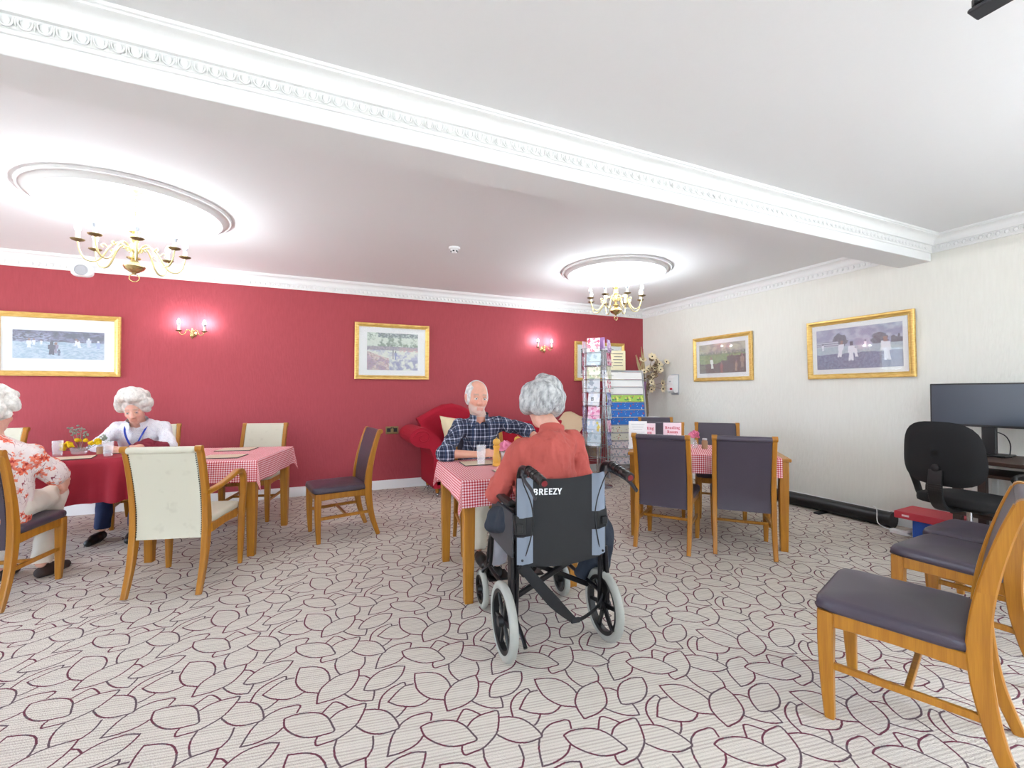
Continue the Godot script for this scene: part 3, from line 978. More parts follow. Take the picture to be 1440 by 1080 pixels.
func build_lights():
	var spots = [[Vector3(-1.28, CEIL + .118, -4.18), 8.0, "brass eight-armed candle chandelier above the burgundy table at left"], [Vector3(3.15, CEIL + .118, -4.18), 20.0, "brass eight-armed candle chandelier nearer the room corner at right"],
		[Vector3(3.15, CEIL, .55), 11.0, "brass candle chandelier in the front half of the room, right"], [Vector3(-1.28, CEIL, .55), 30.0, "brass candle chandelier in the front half of the room, left"]]
	for s in spots:
		var t = thing("chandelier", s[2], "chandelier", s[0], s[1], "brass chandeliers")
		var dy = 0.0
		# rose and chain
		var mb = MB.new()
		mb.lathe([Vector2(0, -.035), Vector2(.012, -.035), Vector2(.018, -.022), Vector2(.045, -.012), Vector2(.052, -.004), Vector2(.052, 0)], 20)
		part(mb, "ceiling_rose", M.brass_pale, t)
		mb = MB.new()
		var y = -.035
		var bodytop = 2.50 - s[0].y + dy
		var k = 0
		while y > bodytop:
			var ring = []
			for i in 9:
				var a = TAU * i / 8.0
				var q = Vector3(cos(a) * .008, sin(a) * .016, 0)
				if k % 2: q = Vector3(0, q.y, q.x)
				ring.append(Vector3(0, y - .014, 0) + q)
			mb.tube(ring, .0022, 5, 1.0, Vector3(0.3, .2, 1), false)
			y -= .025
			k += 1
		part(mb, "chain", M.brass_dull, t)
		# body
		var y0 = 2.17 - s[0].y + dy   # base of the ball
		mb = MB.new()
		mb.lathe([Vector2(0, -.012), Vector2(.008, -.010), Vector2(.012, .0), Vector2(.030, .008), Vector2(.058, .028), Vector2(.068, .048), Vector2(.058, .068), Vector2(.034, .084), Vector2(.022, .094), Vector2(.022, .102), Vector2(.038, .108), Vector2(.038, .116), Vector2(.018, .124), Vector2(.015, .150), Vector2(.028, .165), Vector2(.030, .185), Vector2(.018, .200), Vector2(.015, .225), Vector2(.026, .240), Vector2(.030, .262), Vector2(.024, .290), Vector2(.016, .305), Vector2(.034, .310), Vector2(.036, .317), Vector2(.010, .324), Vector2(.006, .345), Vector2(0, .347)], 20, Vector3(0, y0, 0))
		part(mb, "body", M.brass, t)
		mb = MB.new()
		var ring2 = []
		for i in 17: ring2.append(Vector3(cos(TAU * i / 16.0) * .030, y0 - .036 + sin(TAU * i / 16.0) * .028, 0))
		mb.tube(ring2, .0035, 6, 1.0, Vector3(0, 0, 1), false)
		part(mb, "finial_ring", M.brass, t)
		for i in 8:
			var a = TAU * i / 8.0 + .2
			var an = MB.new()
			an.tube(arm_pts(.308), .0062, 7)
			an.tube(spline([Vector3(.150, .118, 0), Vector3(.172, .140, 0), Vector3(.185, .125, 0), Vector3(.175, .112, 0)], 4), .005, 6)
			an.ball(Vector3(.06, .135, 0), .009, 8, 5)
			var ao = part(an, "arm", M.brass_pale, t)
			ao.position = Vector3(0, y0 + .045, 0)
			ao.rotation.y = a
			var pn = MB.new()
			pn.lathe([Vector2(0, -.006), Vector2(.010, -.005), Vector2(.034, .004), Vector2(.041, .010), Vector2(.041, .012), Vector2(.030, .008), Vector2(.012, .006), Vector2(.012, .016), Vector2(0, .016)], 16)
			var po = part(pn, "drip_pan", M.brass_dull, ao)
			po.position = Vector3(.308, .130, 0)
			var cn = MB.new()
			cn.lathe([Vector2(0, 0), Vector2(.015, 0), Vector2(.016, .010), Vector2(.0125, .013), Vector2(.0125, .048), Vector2(0, .048)], 12)
			var co = part(cn, "candle_sleeve", M.candle, ao)
			co.position = Vector3(.308, .140, 0)
			bulb_into(ao, Vector3(.308, .187, 0), BULB)
	# wall lights
	for w in [[Vector3(-1.30, 1.93, ZB), "two-candle brass wall light near the left picture", 0], [Vector3(3.15, 1.93, ZB), "two-candle brass wall light beside the card rack", 0]]:
		var t = thing("wall_light", w[1], "wall light", w[0], 0.0, "brass wall lights on the red wall")
		var mb = MB.new()
		mb.xf = Transform3D(Basis(Vector3(1, 0, 0), Vector3(0, 0, 1), Vector3(0, -1, 0)), Vector3(0, 0, 0))
		mb.lathe([Vector2(.034, 0), Vector2(.034, .006), Vector2(.024, .012), Vector2(.012, .020), Vector2(.011, .05), Vector2(.016, .055), Vector2(0, .06)], 16)
		part(mb, "back_plate", M.brass, t)
		mb = MB.new()
		mb.lathe([Vector2(0, -.062), Vector2(.006, -.058), Vector2(.010, -.046), Vector2(.022, -.034), Vector2(.025, -.022), Vector2(.014, -.008), Vector2(.008, .004), Vector2(.010, .022), Vector2(.014, .032), Vector2(.008, .045), Vector2(.006, .060), Vector2(0, .064)], 14, Vector3(0, 0, .07))
		part(mb, "stem", M.brass, t)
		for sd in [-1.0, 1.0]:
			var an = MB.new()
			an.tube(spline([Vector3(.008 * sd, .01, .07), Vector3(.030 * sd, .038, .075), Vector3(.052 * sd, .028, .08), Vector3(.070 * sd, -.010, .085), Vector3(.096 * sd, -.016, .09), Vector3(.118 * sd, .018, .09)], 5), .0055, 7)
			var ao = part(an, "arm", M.brass, t)
			var pn = MB.new()
			pn.lathe([Vector2(0, -.004), Vector2(.010, -.004), Vector2(.030, .004), Vector2(.034, .010), Vector2(.012, .006), Vector2(0, .006)], 14, Vector3(.118 * sd, .018, .09))
			part(pn, "drip_pan", M.brass_dull, ao)
			var cn = MB.new()
			cn.lathe([Vector2(0, 0), Vector2(.014, 0), Vector2(.015, .008), Vector2(.0125, .011), Vector2(.0125, .055), Vector2(0, .055)], 12, Vector3(.118 * sd, .024, .09))
			part(cn, "candle_sleeve", M.candle, ao)
			bulb_into(ao, Vector3(.118 * sd, .077, .09), SCONCE)

# ---------------------------------------------------------------- chairs, tables, sofa
func cushion(mb: MB, ctr: Vector3, w: float, d: float, h: float, crown: float, ex = 13.0, dent = 0.0):
	# upholstered pad: rounded outline, rolled edge, domed top; ctr is the middle of its underside
	var N = 40
	var rings = [[-.012, 0.0], [-.002, .006], [0.0, .3 * h], [-.001, .62 * h], [-.006, .82 * h], [-.016, .94 * h], [-.032, h]]
	var S = func(a, inset):
		var c = cos(a); var s = sin(a)
		var r = pow(pow(abs(c), ex) + pow(abs(s), ex), -1.0 / ex)
		return Vector3(c * r * (w * .5 + inset), 0, s * r * (d * .5 + inset))
	var P = []
	for q in rings:
		var row = []
		for i in N + 1: row.append(ctr + S.call(TAU * i / N, q[0]) + Vector3(0, q[1], 0))
		P.append(row)
	for k in 5:
		var f = 1.0 - (k + 1) / 5.0
		var row = []
		for i in N + 1:
			var b = S.call(TAU * i / N, -.032) * f
			row.append(ctr + b + Vector3(0, h + crown * (1.0 - f * f) - dent * (1.0 - f), 0))
		P.append(row)
	mb.grid(func(u, v): return P[int(round(v * (P.size() - 1)))][int(round(u * N))], N, P.size() - 1, Vector2.ONE, true)
	for i in N: mb.ftri(ctr, P[0][i], P[0][i + 1], Vector3.DOWN)

func make_chair(kind: String, arms: bool, label: String, at: Vector3, turn: float) -> Node3D:
	var t = thing("dining_armchair" if arms else "dining_chair", label, "chair", at, turn, "%s dining chairs" % ("cream" if kind == "cream" else "purple"))
	var up_m = M.cream_vinyl if kind == "cream" else M.purple
	var mb: MB
	var post = spline([Vector3(0, 0, .300), Vector3(0, .15, .248), Vector3(0, .30, .218), Vector3(0, .45, .208), Vector3(0, .62, .226), Vector3(0, .80, .268), Vector3(0, .915, .305)], 4)
	for s in [-1.0, 1.0]:
		mb = MB.new()
		var pts = []
		for p in post: pts.append(p + Vector3(.207 * s, 0, 0))
		mb.bar(pts, lerps([.030, .034, .036, .036, .034, .034, .034], pts.size()), lerps([.034, .044, .056, .062, .050, .040, .034], pts.size()), Vector3.BACK, .005)
		# scrolled top of the post
		mb.tube([Vector3(.187 * s, .918, .314), Vector3(.226 * s, .918, .314)], .021, 14)
		part(mb, "rear_leg", M.wood, t)
	for s in [-1.0, 1.0]:
		mb = MB.new()
		if arms:
			var a = spline([Vector3(.212 * s, .625, .232), Vector3(.232 * s, .640, .12), Vector3(.250 * s, .672, .0), Vector3(.256 * s, .698, -.10), Vector3(.256 * s, .690, -.175), Vector3(.254 * s, .635, -.222), Vector3(.250 * s, .52, -.236), Vector3(.244 * s, .40, -.232), Vector3(.240 * s, .20, -.228), Vector3(.238 * s, 0, -.222)], 4)
			mb.bar(a, lerps([.036, .040, .044, .044, .042, .040, .038, .040, .038, .028], a.size()), lerps([.034, .030, .028, .030, .034, .042, .050, .052, .046, .032], a.size()), Vector3.UP, .006)
			part(mb, "arm", M.wood, t)
		else:
			var a = [Vector3(.205 * s, .415, -.205), Vector3(.205 * s, .30, -.207), Vector3(.204 * s, .15, -.205), Vector3(.203 * s, 0, -.198)]
			a = spline(a, 3)
			mb.bar(a, lerps([.048, .046, .040, .030], a.size()), lerps([.054, .052, .044, .032], a.size()), Vector3.BACK, .005)
			part(mb, "front_leg", M.wood, t)
	var fw = .36 if not arms else .44
	mb = MB.new()
	mb.box(Vector3(0, .388, -.212), Vector3(fw, .056, .024), .003)
	part(mb, "front_rail", M.wood, t)
	mb = MB.new()
	mb.box(Vector3(0, .388, .195), Vector3(.376, .056, .022), .003)
	part(mb, "rear_rail", M.wood, t)
	for s in [-1.0, 1.0]:
		mb = MB.new()
		var x = .208 if not arms else .222
		mb.bar(spline([Vector3(x * s, .386, .19), Vector3(x * s, .394, .0), Vector3(x * s, .386, -.18)], 4), .024, .056, Vector3.UP, .003)
		part(mb, "side_rail", M.wood, t)
	if not arms:
		for s in [-1.0, 1.0]:
			mb = MB.new()
			mb.bar([Vector3(.205 * s, .215, .212), Vector3(.204 * s, .205, -.19)], .018, .026, Vector3.UP, .003)
			part(mb, "side_stretcher", M.wood, t)
		mb = MB.new()
		mb.bar([Vector3(-.198, .208, .03), Vector3(.198, .208, .03)], .020, .022, Vector3.UP, .003)
		part(mb, "cross_stretcher", M.wood, t)
	mb = MB.new()
	cushion(mb, Vector3(0, .414, -.022), .465 if not arms else .46, .45, .052, .014)
	part(mb, "seat", up_m, t)
	mb = MB.new()
	var bp = []
	for p in post:
		if p.y > .335: bp.append(p + Vector3(0, 0, .004))
	mb.bar(bp, .384, lerps([.030, .032, .034, .030], bp.size()), Vector3.BACK, .008)
	mb.tube([Vector3(-.189, .912, .316), Vector3(.189, .912, .316)], .022, 14)
	var b = part(mb, "backrest", up_m, t)
	if kind == "cream" or true:
		mb = MB.new()
		for s in [-1.0, 1.0]:
			for i in 38:
				var y = .36 + i * .0142
				var z = 0.0
				for j in bp.size() - 1:
					if bp[j].y <= y and bp[j + 1].y >= y:
						z = lerp(bp[j].z, bp[j + 1].z, (y - bp[j].y) / (bp[j + 1].y - bp[j].y))
				mb.ball(Vector3(.186 * s, y, z + .0165), Vector3(.0045, .0045, .003), 5, 3)
		var sm = M.stud if kind == "cream" else M.purple_dark
		part(mb, "nail_trim", sm, b)
	return t

func make_table(w: float, d: float, h: float, label: String, at: Vector3, turn: float) -> Node3D:
	var t = thing("dining_table", label, "table", at, turn, "wooden dining tables")
	var mb = MB.new()
	mb.box(Vector3(0, h - .014, 0), Vector3(w, .028, d), .005)
	part(mb, "tabletop", M.wood, t)
	for sx in [-1.0, 1.0]:
		for sz in [-1.0, 1.0]:
			mb = MB.new()
			var x = (w * .5 - .05) * sx; var z = (d * .5 - .05) * sz
			mb.bar([Vector3(x, 0, z), Vector3(x, h * .55, z), Vector3(x, h - .028, z)], [.052, .066, .070], [.052, .066, .070], Vector3.BACK, .004)
			part(mb, "leg", M.wood, t)
	for s in [-1.0, 1.0]:
		mb = MB.new()
		mb.box(Vector3(0, h - .072, (d * .5 - .055) * s), Vector3(w - .17, .088, .022), .002)
		part(mb, "apron", M.wood, t)
		mb = MB.new()
		mb.box(Vector3((w * .5 - .055) * s, h - .072, 0), Vector3(.022, .088, d - .17), .002)
		part(mb, "apron", M.wood, t)
	return t

func cloth_mesh(w: float, d: float, dx: float, dz: float, tile: float, folds: float, sd: int, square = false) -> MB:
	# a sheet lying over a w x d top (y = 0) and hanging dx / dz over its edges
	var mb = MB.new()
	var W = w * .5 + dx; var D = d * .5 + dz
	var nz = noise_of(2.2, sd, 2)
	# parameter lines: dense outside the top, sparse inside
	var line = func(half, over):
		var l = []
		if over > 0.0:
			for i in 9: l.append(-half - over + over * i / 8.0)
		else: l.append(-half)
		var nin = 36
		for i in range(1, nin): l.append(-half + 2.0 * half * i / nin)
		if over > 0.0:
			for i in 9: l.append(half + over * i / 8.0)
		else: l.append(half)
		return l
	var xs = line.call(w * .5, dx); var zs = line.call(d * .5, dz)
	var F = func(x, z):
		var ox = max(abs(x) - w * .5, 0.0); var oz = max(abs(z) - d * .5, 0.0)
		var px = clampf(x, -w * .5, w * .5); var pz = clampf(z, -d * .5, d * .5)
		var sx = sign(x); var sz = sign(z)
		var out = Vector2(ox * sx, oz * sz)
		var r = out.length()
		if r < 1e-6: return Vector3(px, .0015 * nz.get_noise_2d(x * 3.0, z * 3.0), pz)
		var dirv = out / r
		var wave = sin((px * abs(dirv.y) + pz * abs(dirv.x)) * (17.0 if folds < .1 else 41.0) + sd) * .5 + nz.get_noise_2d(px * 1.6 + 3.0, pz * 1.6) * 1.2
		var corner = min(ox, oz) / max(0.001, max(ox, oz))
		var bulge = .004 + (.05 * r + folds * r * (wave + .2)) * (1.0 - corner) + corner * r * .22
		bulge = max(bulge, .004)
		var curl = min(r, .012)
		return Vector3(px, -(r - curl * .35) * (0.992 - .03 * corner), pz) + Vector3(dirv.x, 0, dirv.y) * bulge
	var nx = xs.size() - 1; var nn = zs.size() - 1
	mb.grid(func(u, v): return F.call(xs[int(round(u * nx))], zs[int(round(v * nn))]), nx, nn, Vector2.ONE, true)
	# uv in cloth coordinates: rebuilt per vertex from the parameter grid
	var k = 0
	for j in nn:
		for i in nx:
			k += 6
	return mb

func cloth_uv(mb: MB, w: float, d: float, tile: float):
	# uv follows the sheet: distance along it from the middle
	for i in mb.v.size():
		var p = mb.v[i]
		var x = p.x; var z = p.z
		var over = -p.y
		if over > .004:
			var ox = abs(x) - w * .5; var oz = abs(z) - d * .5
			if ox > oz: x = sign(x) * (w * .5 + over)
			else: z = sign(z) * (d * .5 + over)
			if ox > 0.003 and oz > 0.003:
				var L = sqrt(ox * ox + oz * oz)
				x = sign(p.x) * (w * .5 + over * ox / L); z = sign(p.z) * (d * .5 + over * oz / L)
		mb.u[i] = Vector2(x, z) / tile

func make_cloth(w, d, dx, dz, folds, sd, m, label, at: Vector3, turn: float, cat = "tablecloth", grp = ""):
	var mb = cloth_mesh(w + .008, d + .008, dx, dz, .015, folds, sd)
	cloth_uv(mb, w + .008, d + .008, .0165)
	return single(mb, "tablecloth", m, label, cat, at, turn, grp)

func build_furniture():
	var TH = .742
	# ---- tables
	make_table(.80, .80, TH, "wooden dining table under gingham where the man sits facing the wheelchair", Vector3(1.215, 0, -2.90), -4.0)
	make_cloth(.80, .80, .13, .165, .05, 3, M.gingham, "red gingham tablecloth on the middle table in front of the wheelchair", Vector3(1.215, TH + .003, -2.90), -4.0, "tablecloth", "red gingham tablecloths")
	make_table(.80, .90, TH, "wooden dining table under gingham beside the cream armchair", Vector3(-.72, 0, -4.46), -13.0)
	make_cloth(.80, .90, .17, .17, .06, 5, M.gingham, "red gingham tablecloth next to the burgundy one", Vector3(-.72, TH + .003, -4.46), -13.0, "tablecloth", "red gingham tablecloths")
	make_table(1.16, .80, TH, "wooden dining table under the plain burgundy cloth", Vector3(-1.85, 0, -4.86), 11.0)
	make_cloth(1.16, .80, .0, .345, .26, 8, M.burgundy, "plain burgundy tablecloth hanging in folds at left", Vector3(-1.85, TH + .003, -4.86), 11.0)
	make_table(1.26, .78, TH, "wooden dining table with bare ends amid the purple chairs", Vector3(3.245, 0, -3.03), -43.6)
	make_cloth(1.12, .78, .0, .16, .02, 9, M.gingham, "red gingham cloth on the table with the pink signs", Vector3(3.245, TH + .003, -3.03), -43.6, "tablecloth", "red gingham tablecloths")
	# ---- chairs
	var arm = make_chair("cream", true, "cream armchair with curved wooden arms, its back to the viewer", Vector3(-.81, 0, -3.69), -13.8)
	var cream = make_chair("cream", false, "cream dining chair against the red wall, empty, beside the white-bloused woman", Vector3(-.60, 0, -5.20), 166.0)
	copy(cream, Vector3(-1.55, 0, -5.45), 184.0, "cream dining chair that the white-bloused woman sits on")
	copy(cream, Vector3(-2.76, 0, -5.42), 180.0, "empty cream dining chair at the far left, beyond the yellow flowers")
	var pur = make_chair("purple", false, "purple dining chair standing alone, side on, before the red wall", Vector3(.17, 0, -4.29), 100.0)
	copy(pur, Vector3(-1.84, 0, -3.85), -7.0, "purple dining chair that the woman in the orange floral blouse sits on")
	copy(pur, Vector3(1.27, 0, -3.47), 171.0, "purple dining chair that the man in the checked shirt sits on")
	copy(pur, Vector3(2.76, 0, -2.946), -54.0, "purple dining chair with its back to the viewer, nearer the wheelchair")
	copy(pur, Vector3(3.224, 0, -2.608), -46.5, "purple dining chair with its back to the viewer, nearer the black floor tube")
	copy(pur, Vector3(3.37, 0, -3.68), 136.0, "purple dining chair facing us behind the pink signs")
	copy(pur, Vector3(3.82, 0, -3.34), 136.0, "purple dining chair facing us, right of the pink rose")
	copy(pur, Vector3(4.02, 0, -4.42), 150.0, "purple dining chair farthest back by the cream wall")
	copy(pur, Vector3(2.10, 0, -.98), 18.6, "purple dining chair nearest the viewer at lower right")
	copy(pur, Vector3(3.02, 0, -1.13), 3.6, "purple dining chair directly behind the nearest one, left of its neighbour")
	copy(pur, Vector3(3.54, 0, -1.22), 4.5, "purple dining chair next to the office chair, beyond its twin")
	# ---- sofa
	var t = thing("sofa", "red rolled-arm sofa on castors against the red wall", "sofa", Vector3(2.31, 0, -5.56))
	var mb = MB.new()
	mb.box(Vector3(0, .26, .03), Vector3(2.06, .26, .66), .03)
	part(mb, "base", M.sofa_red, t)
	for s in [-1.0, 1.0]:
		mb = MB.new()
		var poly = PackedVector2Array()
		# scroll arm outline, x outward
		poly.append(Vector2(.80, .12)); poly.append(Vector2(1.04, .12)); poly.append(Vector2(1.045, .50)); poly.append(Vector2(1.09, .60))
		for i in 13:
			var a = -PI * .42 + PI * 1.32 * i / 12.0
			poly.append(Vector2(1.185 + cos(a) * .145, .735 + sin(a) * .115))
		poly.append(Vector2(.99, .74)); poly.append(Vector2(.89, .58)); poly.append(Vector2(.84, .44))
		if s < 0:
			for i in poly.size(): poly[i].x *= -1.0
		mb.prism(poly, -.36, .36)
		var ao = part(mb, "arm", M.sofa_red, t)
		mb = MB.new()
		var spi = []
		for i in 25:
			var a = TAU * 1.2 * i / 24.0
			spi.append(Vector3((1.175 + cos(a) * .11 * (1 - i / 32.0)) * s, .735 + sin(a) * .09 * (1 - i / 32.0), .362))
		mb.tube(spi, .008, 6)
		part(mb, "piping", M.sofa_red, ao)
	mb = MB.new()
	var back = PackedVector2Array()
	back.append(Vector2(-1.02, .30))
	back.append(Vector2(1.02, .30))
	for i in 21:
		var u = 1.0 - 2.0 * i / 20.0
		back.append(Vector2(1.09 * u, .80 + .27 * exp(-pow((u + .62) / .36, 2.0))))
	mb.prism(back, -.38, -.20)
	var top = []
	for i in 21:
		var u = 1.0 - 2.0 * i / 20.0
		top.append(Vector3(1.09 * u, .77 + .27 * exp(-pow((u + .62) / .36, 2.0)), -.28))
	mb.tube(top, .085, 12)
	part(mb, "backrest", M.sofa_red, t)
	for i in 2:
		mb = MB.new()
		cushion(mb, Vector3(-.43 + .86 * i, .385, .06), .85, .60, .11, .03)
		part(mb, "seat_cushion", M.sofa_red, t)
	for q in [[-.98, .27], [-.98, -.24], [.98, .27], [.98, -.24]]:
		mb = MB.new()
		mb.lathe([Vector2(0, .055), Vector2(.020, .055), Vector2(.030, .14), Vector2(0, .14)], 10, Vector3(q[0], 0, q[1]))
		var lg = part(mb, "leg", M.wood, t)
		mb = MB.new()
		mb.xf = Transform3D(Basis(Vector3(0, 1, 0), Vector3(-1, 0, 0), Vector3(0, 0, 1)), Vector3(q[0], .028, q[1]))
		mb.lathe([Vector2(0, -.012), Vector2(.022, -.012), Vector2(.028, -.006), Vector2(.028, .006), Vector2(.022, .012), Vector2(0, .012)], 14)
		mb.xf = Transform3D.IDENTITY
		mb.tube([Vector3(q[0] + .016, .028, q[1]), Vector3(q[0] + .016, .058, q[1]), Vector3(q[0] - .016, .058, q[1]), Vector3(q[0] - .016, .028, q[1])], .004, 6)
		part(mb, "castor", M.chrome, lg)
	# cream cushion in the sofa's left corner
	mb = MB.new()
	var pil = func(u, v, sgn):
		var x = u * 2.0 - 1.0; var y = v * 2.0 - 1.0
		var e = (1.0 - pow(abs(x), 2.4)) * (1.0 - pow(abs(y), 2.4))
		var pinch = 1.0 - .10 * (1.0 - abs(x * y)) * max(abs(x), abs(y))
		return Vector3(x * .23 * pinch, y * .23 * pinch, sgn * .085 * pow(max(e, 0.0), .45))
	mb.grid(func(u, v): return pil.call(u, v, 1.0), 18, 18)
	mb.grid(func(u, v): return pil.call(u, v, -1.0), 18, 18, Vector2.ONE, true)
	var c = single(mb, "cushion", M.cream_cloth, "square cream cushion in the left corner of the red sofa", "cushion", Vector3(1.64, .745, -5.47))
	c.rotation_degrees = Vector3(-28, 24, -8)
	# cream throw over the right arm and back of the sofa
	mb = MB.new()
	var nz = noise_of(3.0, 4, 2)
	var th = func(u, v, off):
		var a = -PI * .30 + u * PI * 1.10
		var z = lerp(-.33, .375, v)
		var wv = nz.get_noise_2d(u * 2.0, v * 3.0) * .012
		var rx = .160 + off + wv; var ry = .130 + off + wv
		var p = Vector3(1.185 + cos(a) * rx, .735 + sin(a) * ry, z)
		if u < .12: p = Vector3(p.x, p.y - (.12 - u) * 2.2, p.z)
		if u > .8: p += Vector3(-.10, -.16, 0) * (u - .8) / .2 * 1.4
		return p + Vector3(0, .10 * (1.0 - v) * (1.0 - v) * sin(u * PI), 0)
	mb.grid(func(u, v): return th.call(u, v, .034), 26, 16)
	mb.grid(func(u, v): return th.call(u, v, .026), 26, 16, Vector2.ONE, true)
	single(mb, "throw", M.cream_cloth, "cream throw draped over the right arm of the red sofa", "throw", Vector3(2.31, 0, -5.56))

# ---------------------------------------------------------------- wheelchair
func wheel_parts(t, at: Vector3, r: float, tyre: float, called: String, spokes: int):
	var mb = MB.new()
	var B = Basis(Vector3(0, 1, 0), Vector3(-1, 0, 0), Vector3(0, 0, 1))
	mb.xf = Transform3D(B, at)
	mb.lathe([Vector2(r - tyre * .9, -tyre * .42), Vector2(r - tyre * .35, -tyre * .5), Vector2(r - tyre * .08, -tyre * .33), Vector2(r, -tyre * .1), Vector2(r, tyre * .1), Vector2(r - tyre * .08, tyre * .33), Vector2(r - tyre * .35, tyre * .5), Vector2(r - tyre * .9, tyre * .42), Vector2(r - tyre * .9, -tyre * .42)], 40)
	var w = part(mb, called, M.rubber, t, "pale grey tyre on a black wheel")
	mb = MB.new()
	mb.xf = Transform3D(B, at)
	var ri = r - tyre * .85
	mb.lathe([Vector2(ri - .018, -.014), Vector2(ri, -.018), Vector2(ri + .004, 0), Vector2(ri, .018), Vector2(ri - .018, .014), Vector2(ri - .018, -.014)], 40)
	part(mb, "rim", M.black, w)
	mb = MB.new()
	mb.xf = Transform3D(B, at)
	mb.lathe([Vector2(0, -.03), Vector2(.022, -.03), Vector2(.026, -.012), Vector2(.026, .012), Vector2(.022, .03), Vector2(0, .03)], 18)
	part(mb, "hub", M.black, w)
	for i in spokes:
		mb = MB.new()
		mb.xf = Transform3D(B, at)
		var a = TAU * i / spokes + .35
		var d = Vector3(cos(a), 0, sin(a))
		mb.bar([d * .018, d * (ri - .008)], [.026, .018], [.016, .014], Vector3.UP, .003)
		part(mb, "spoke", M.black, w)

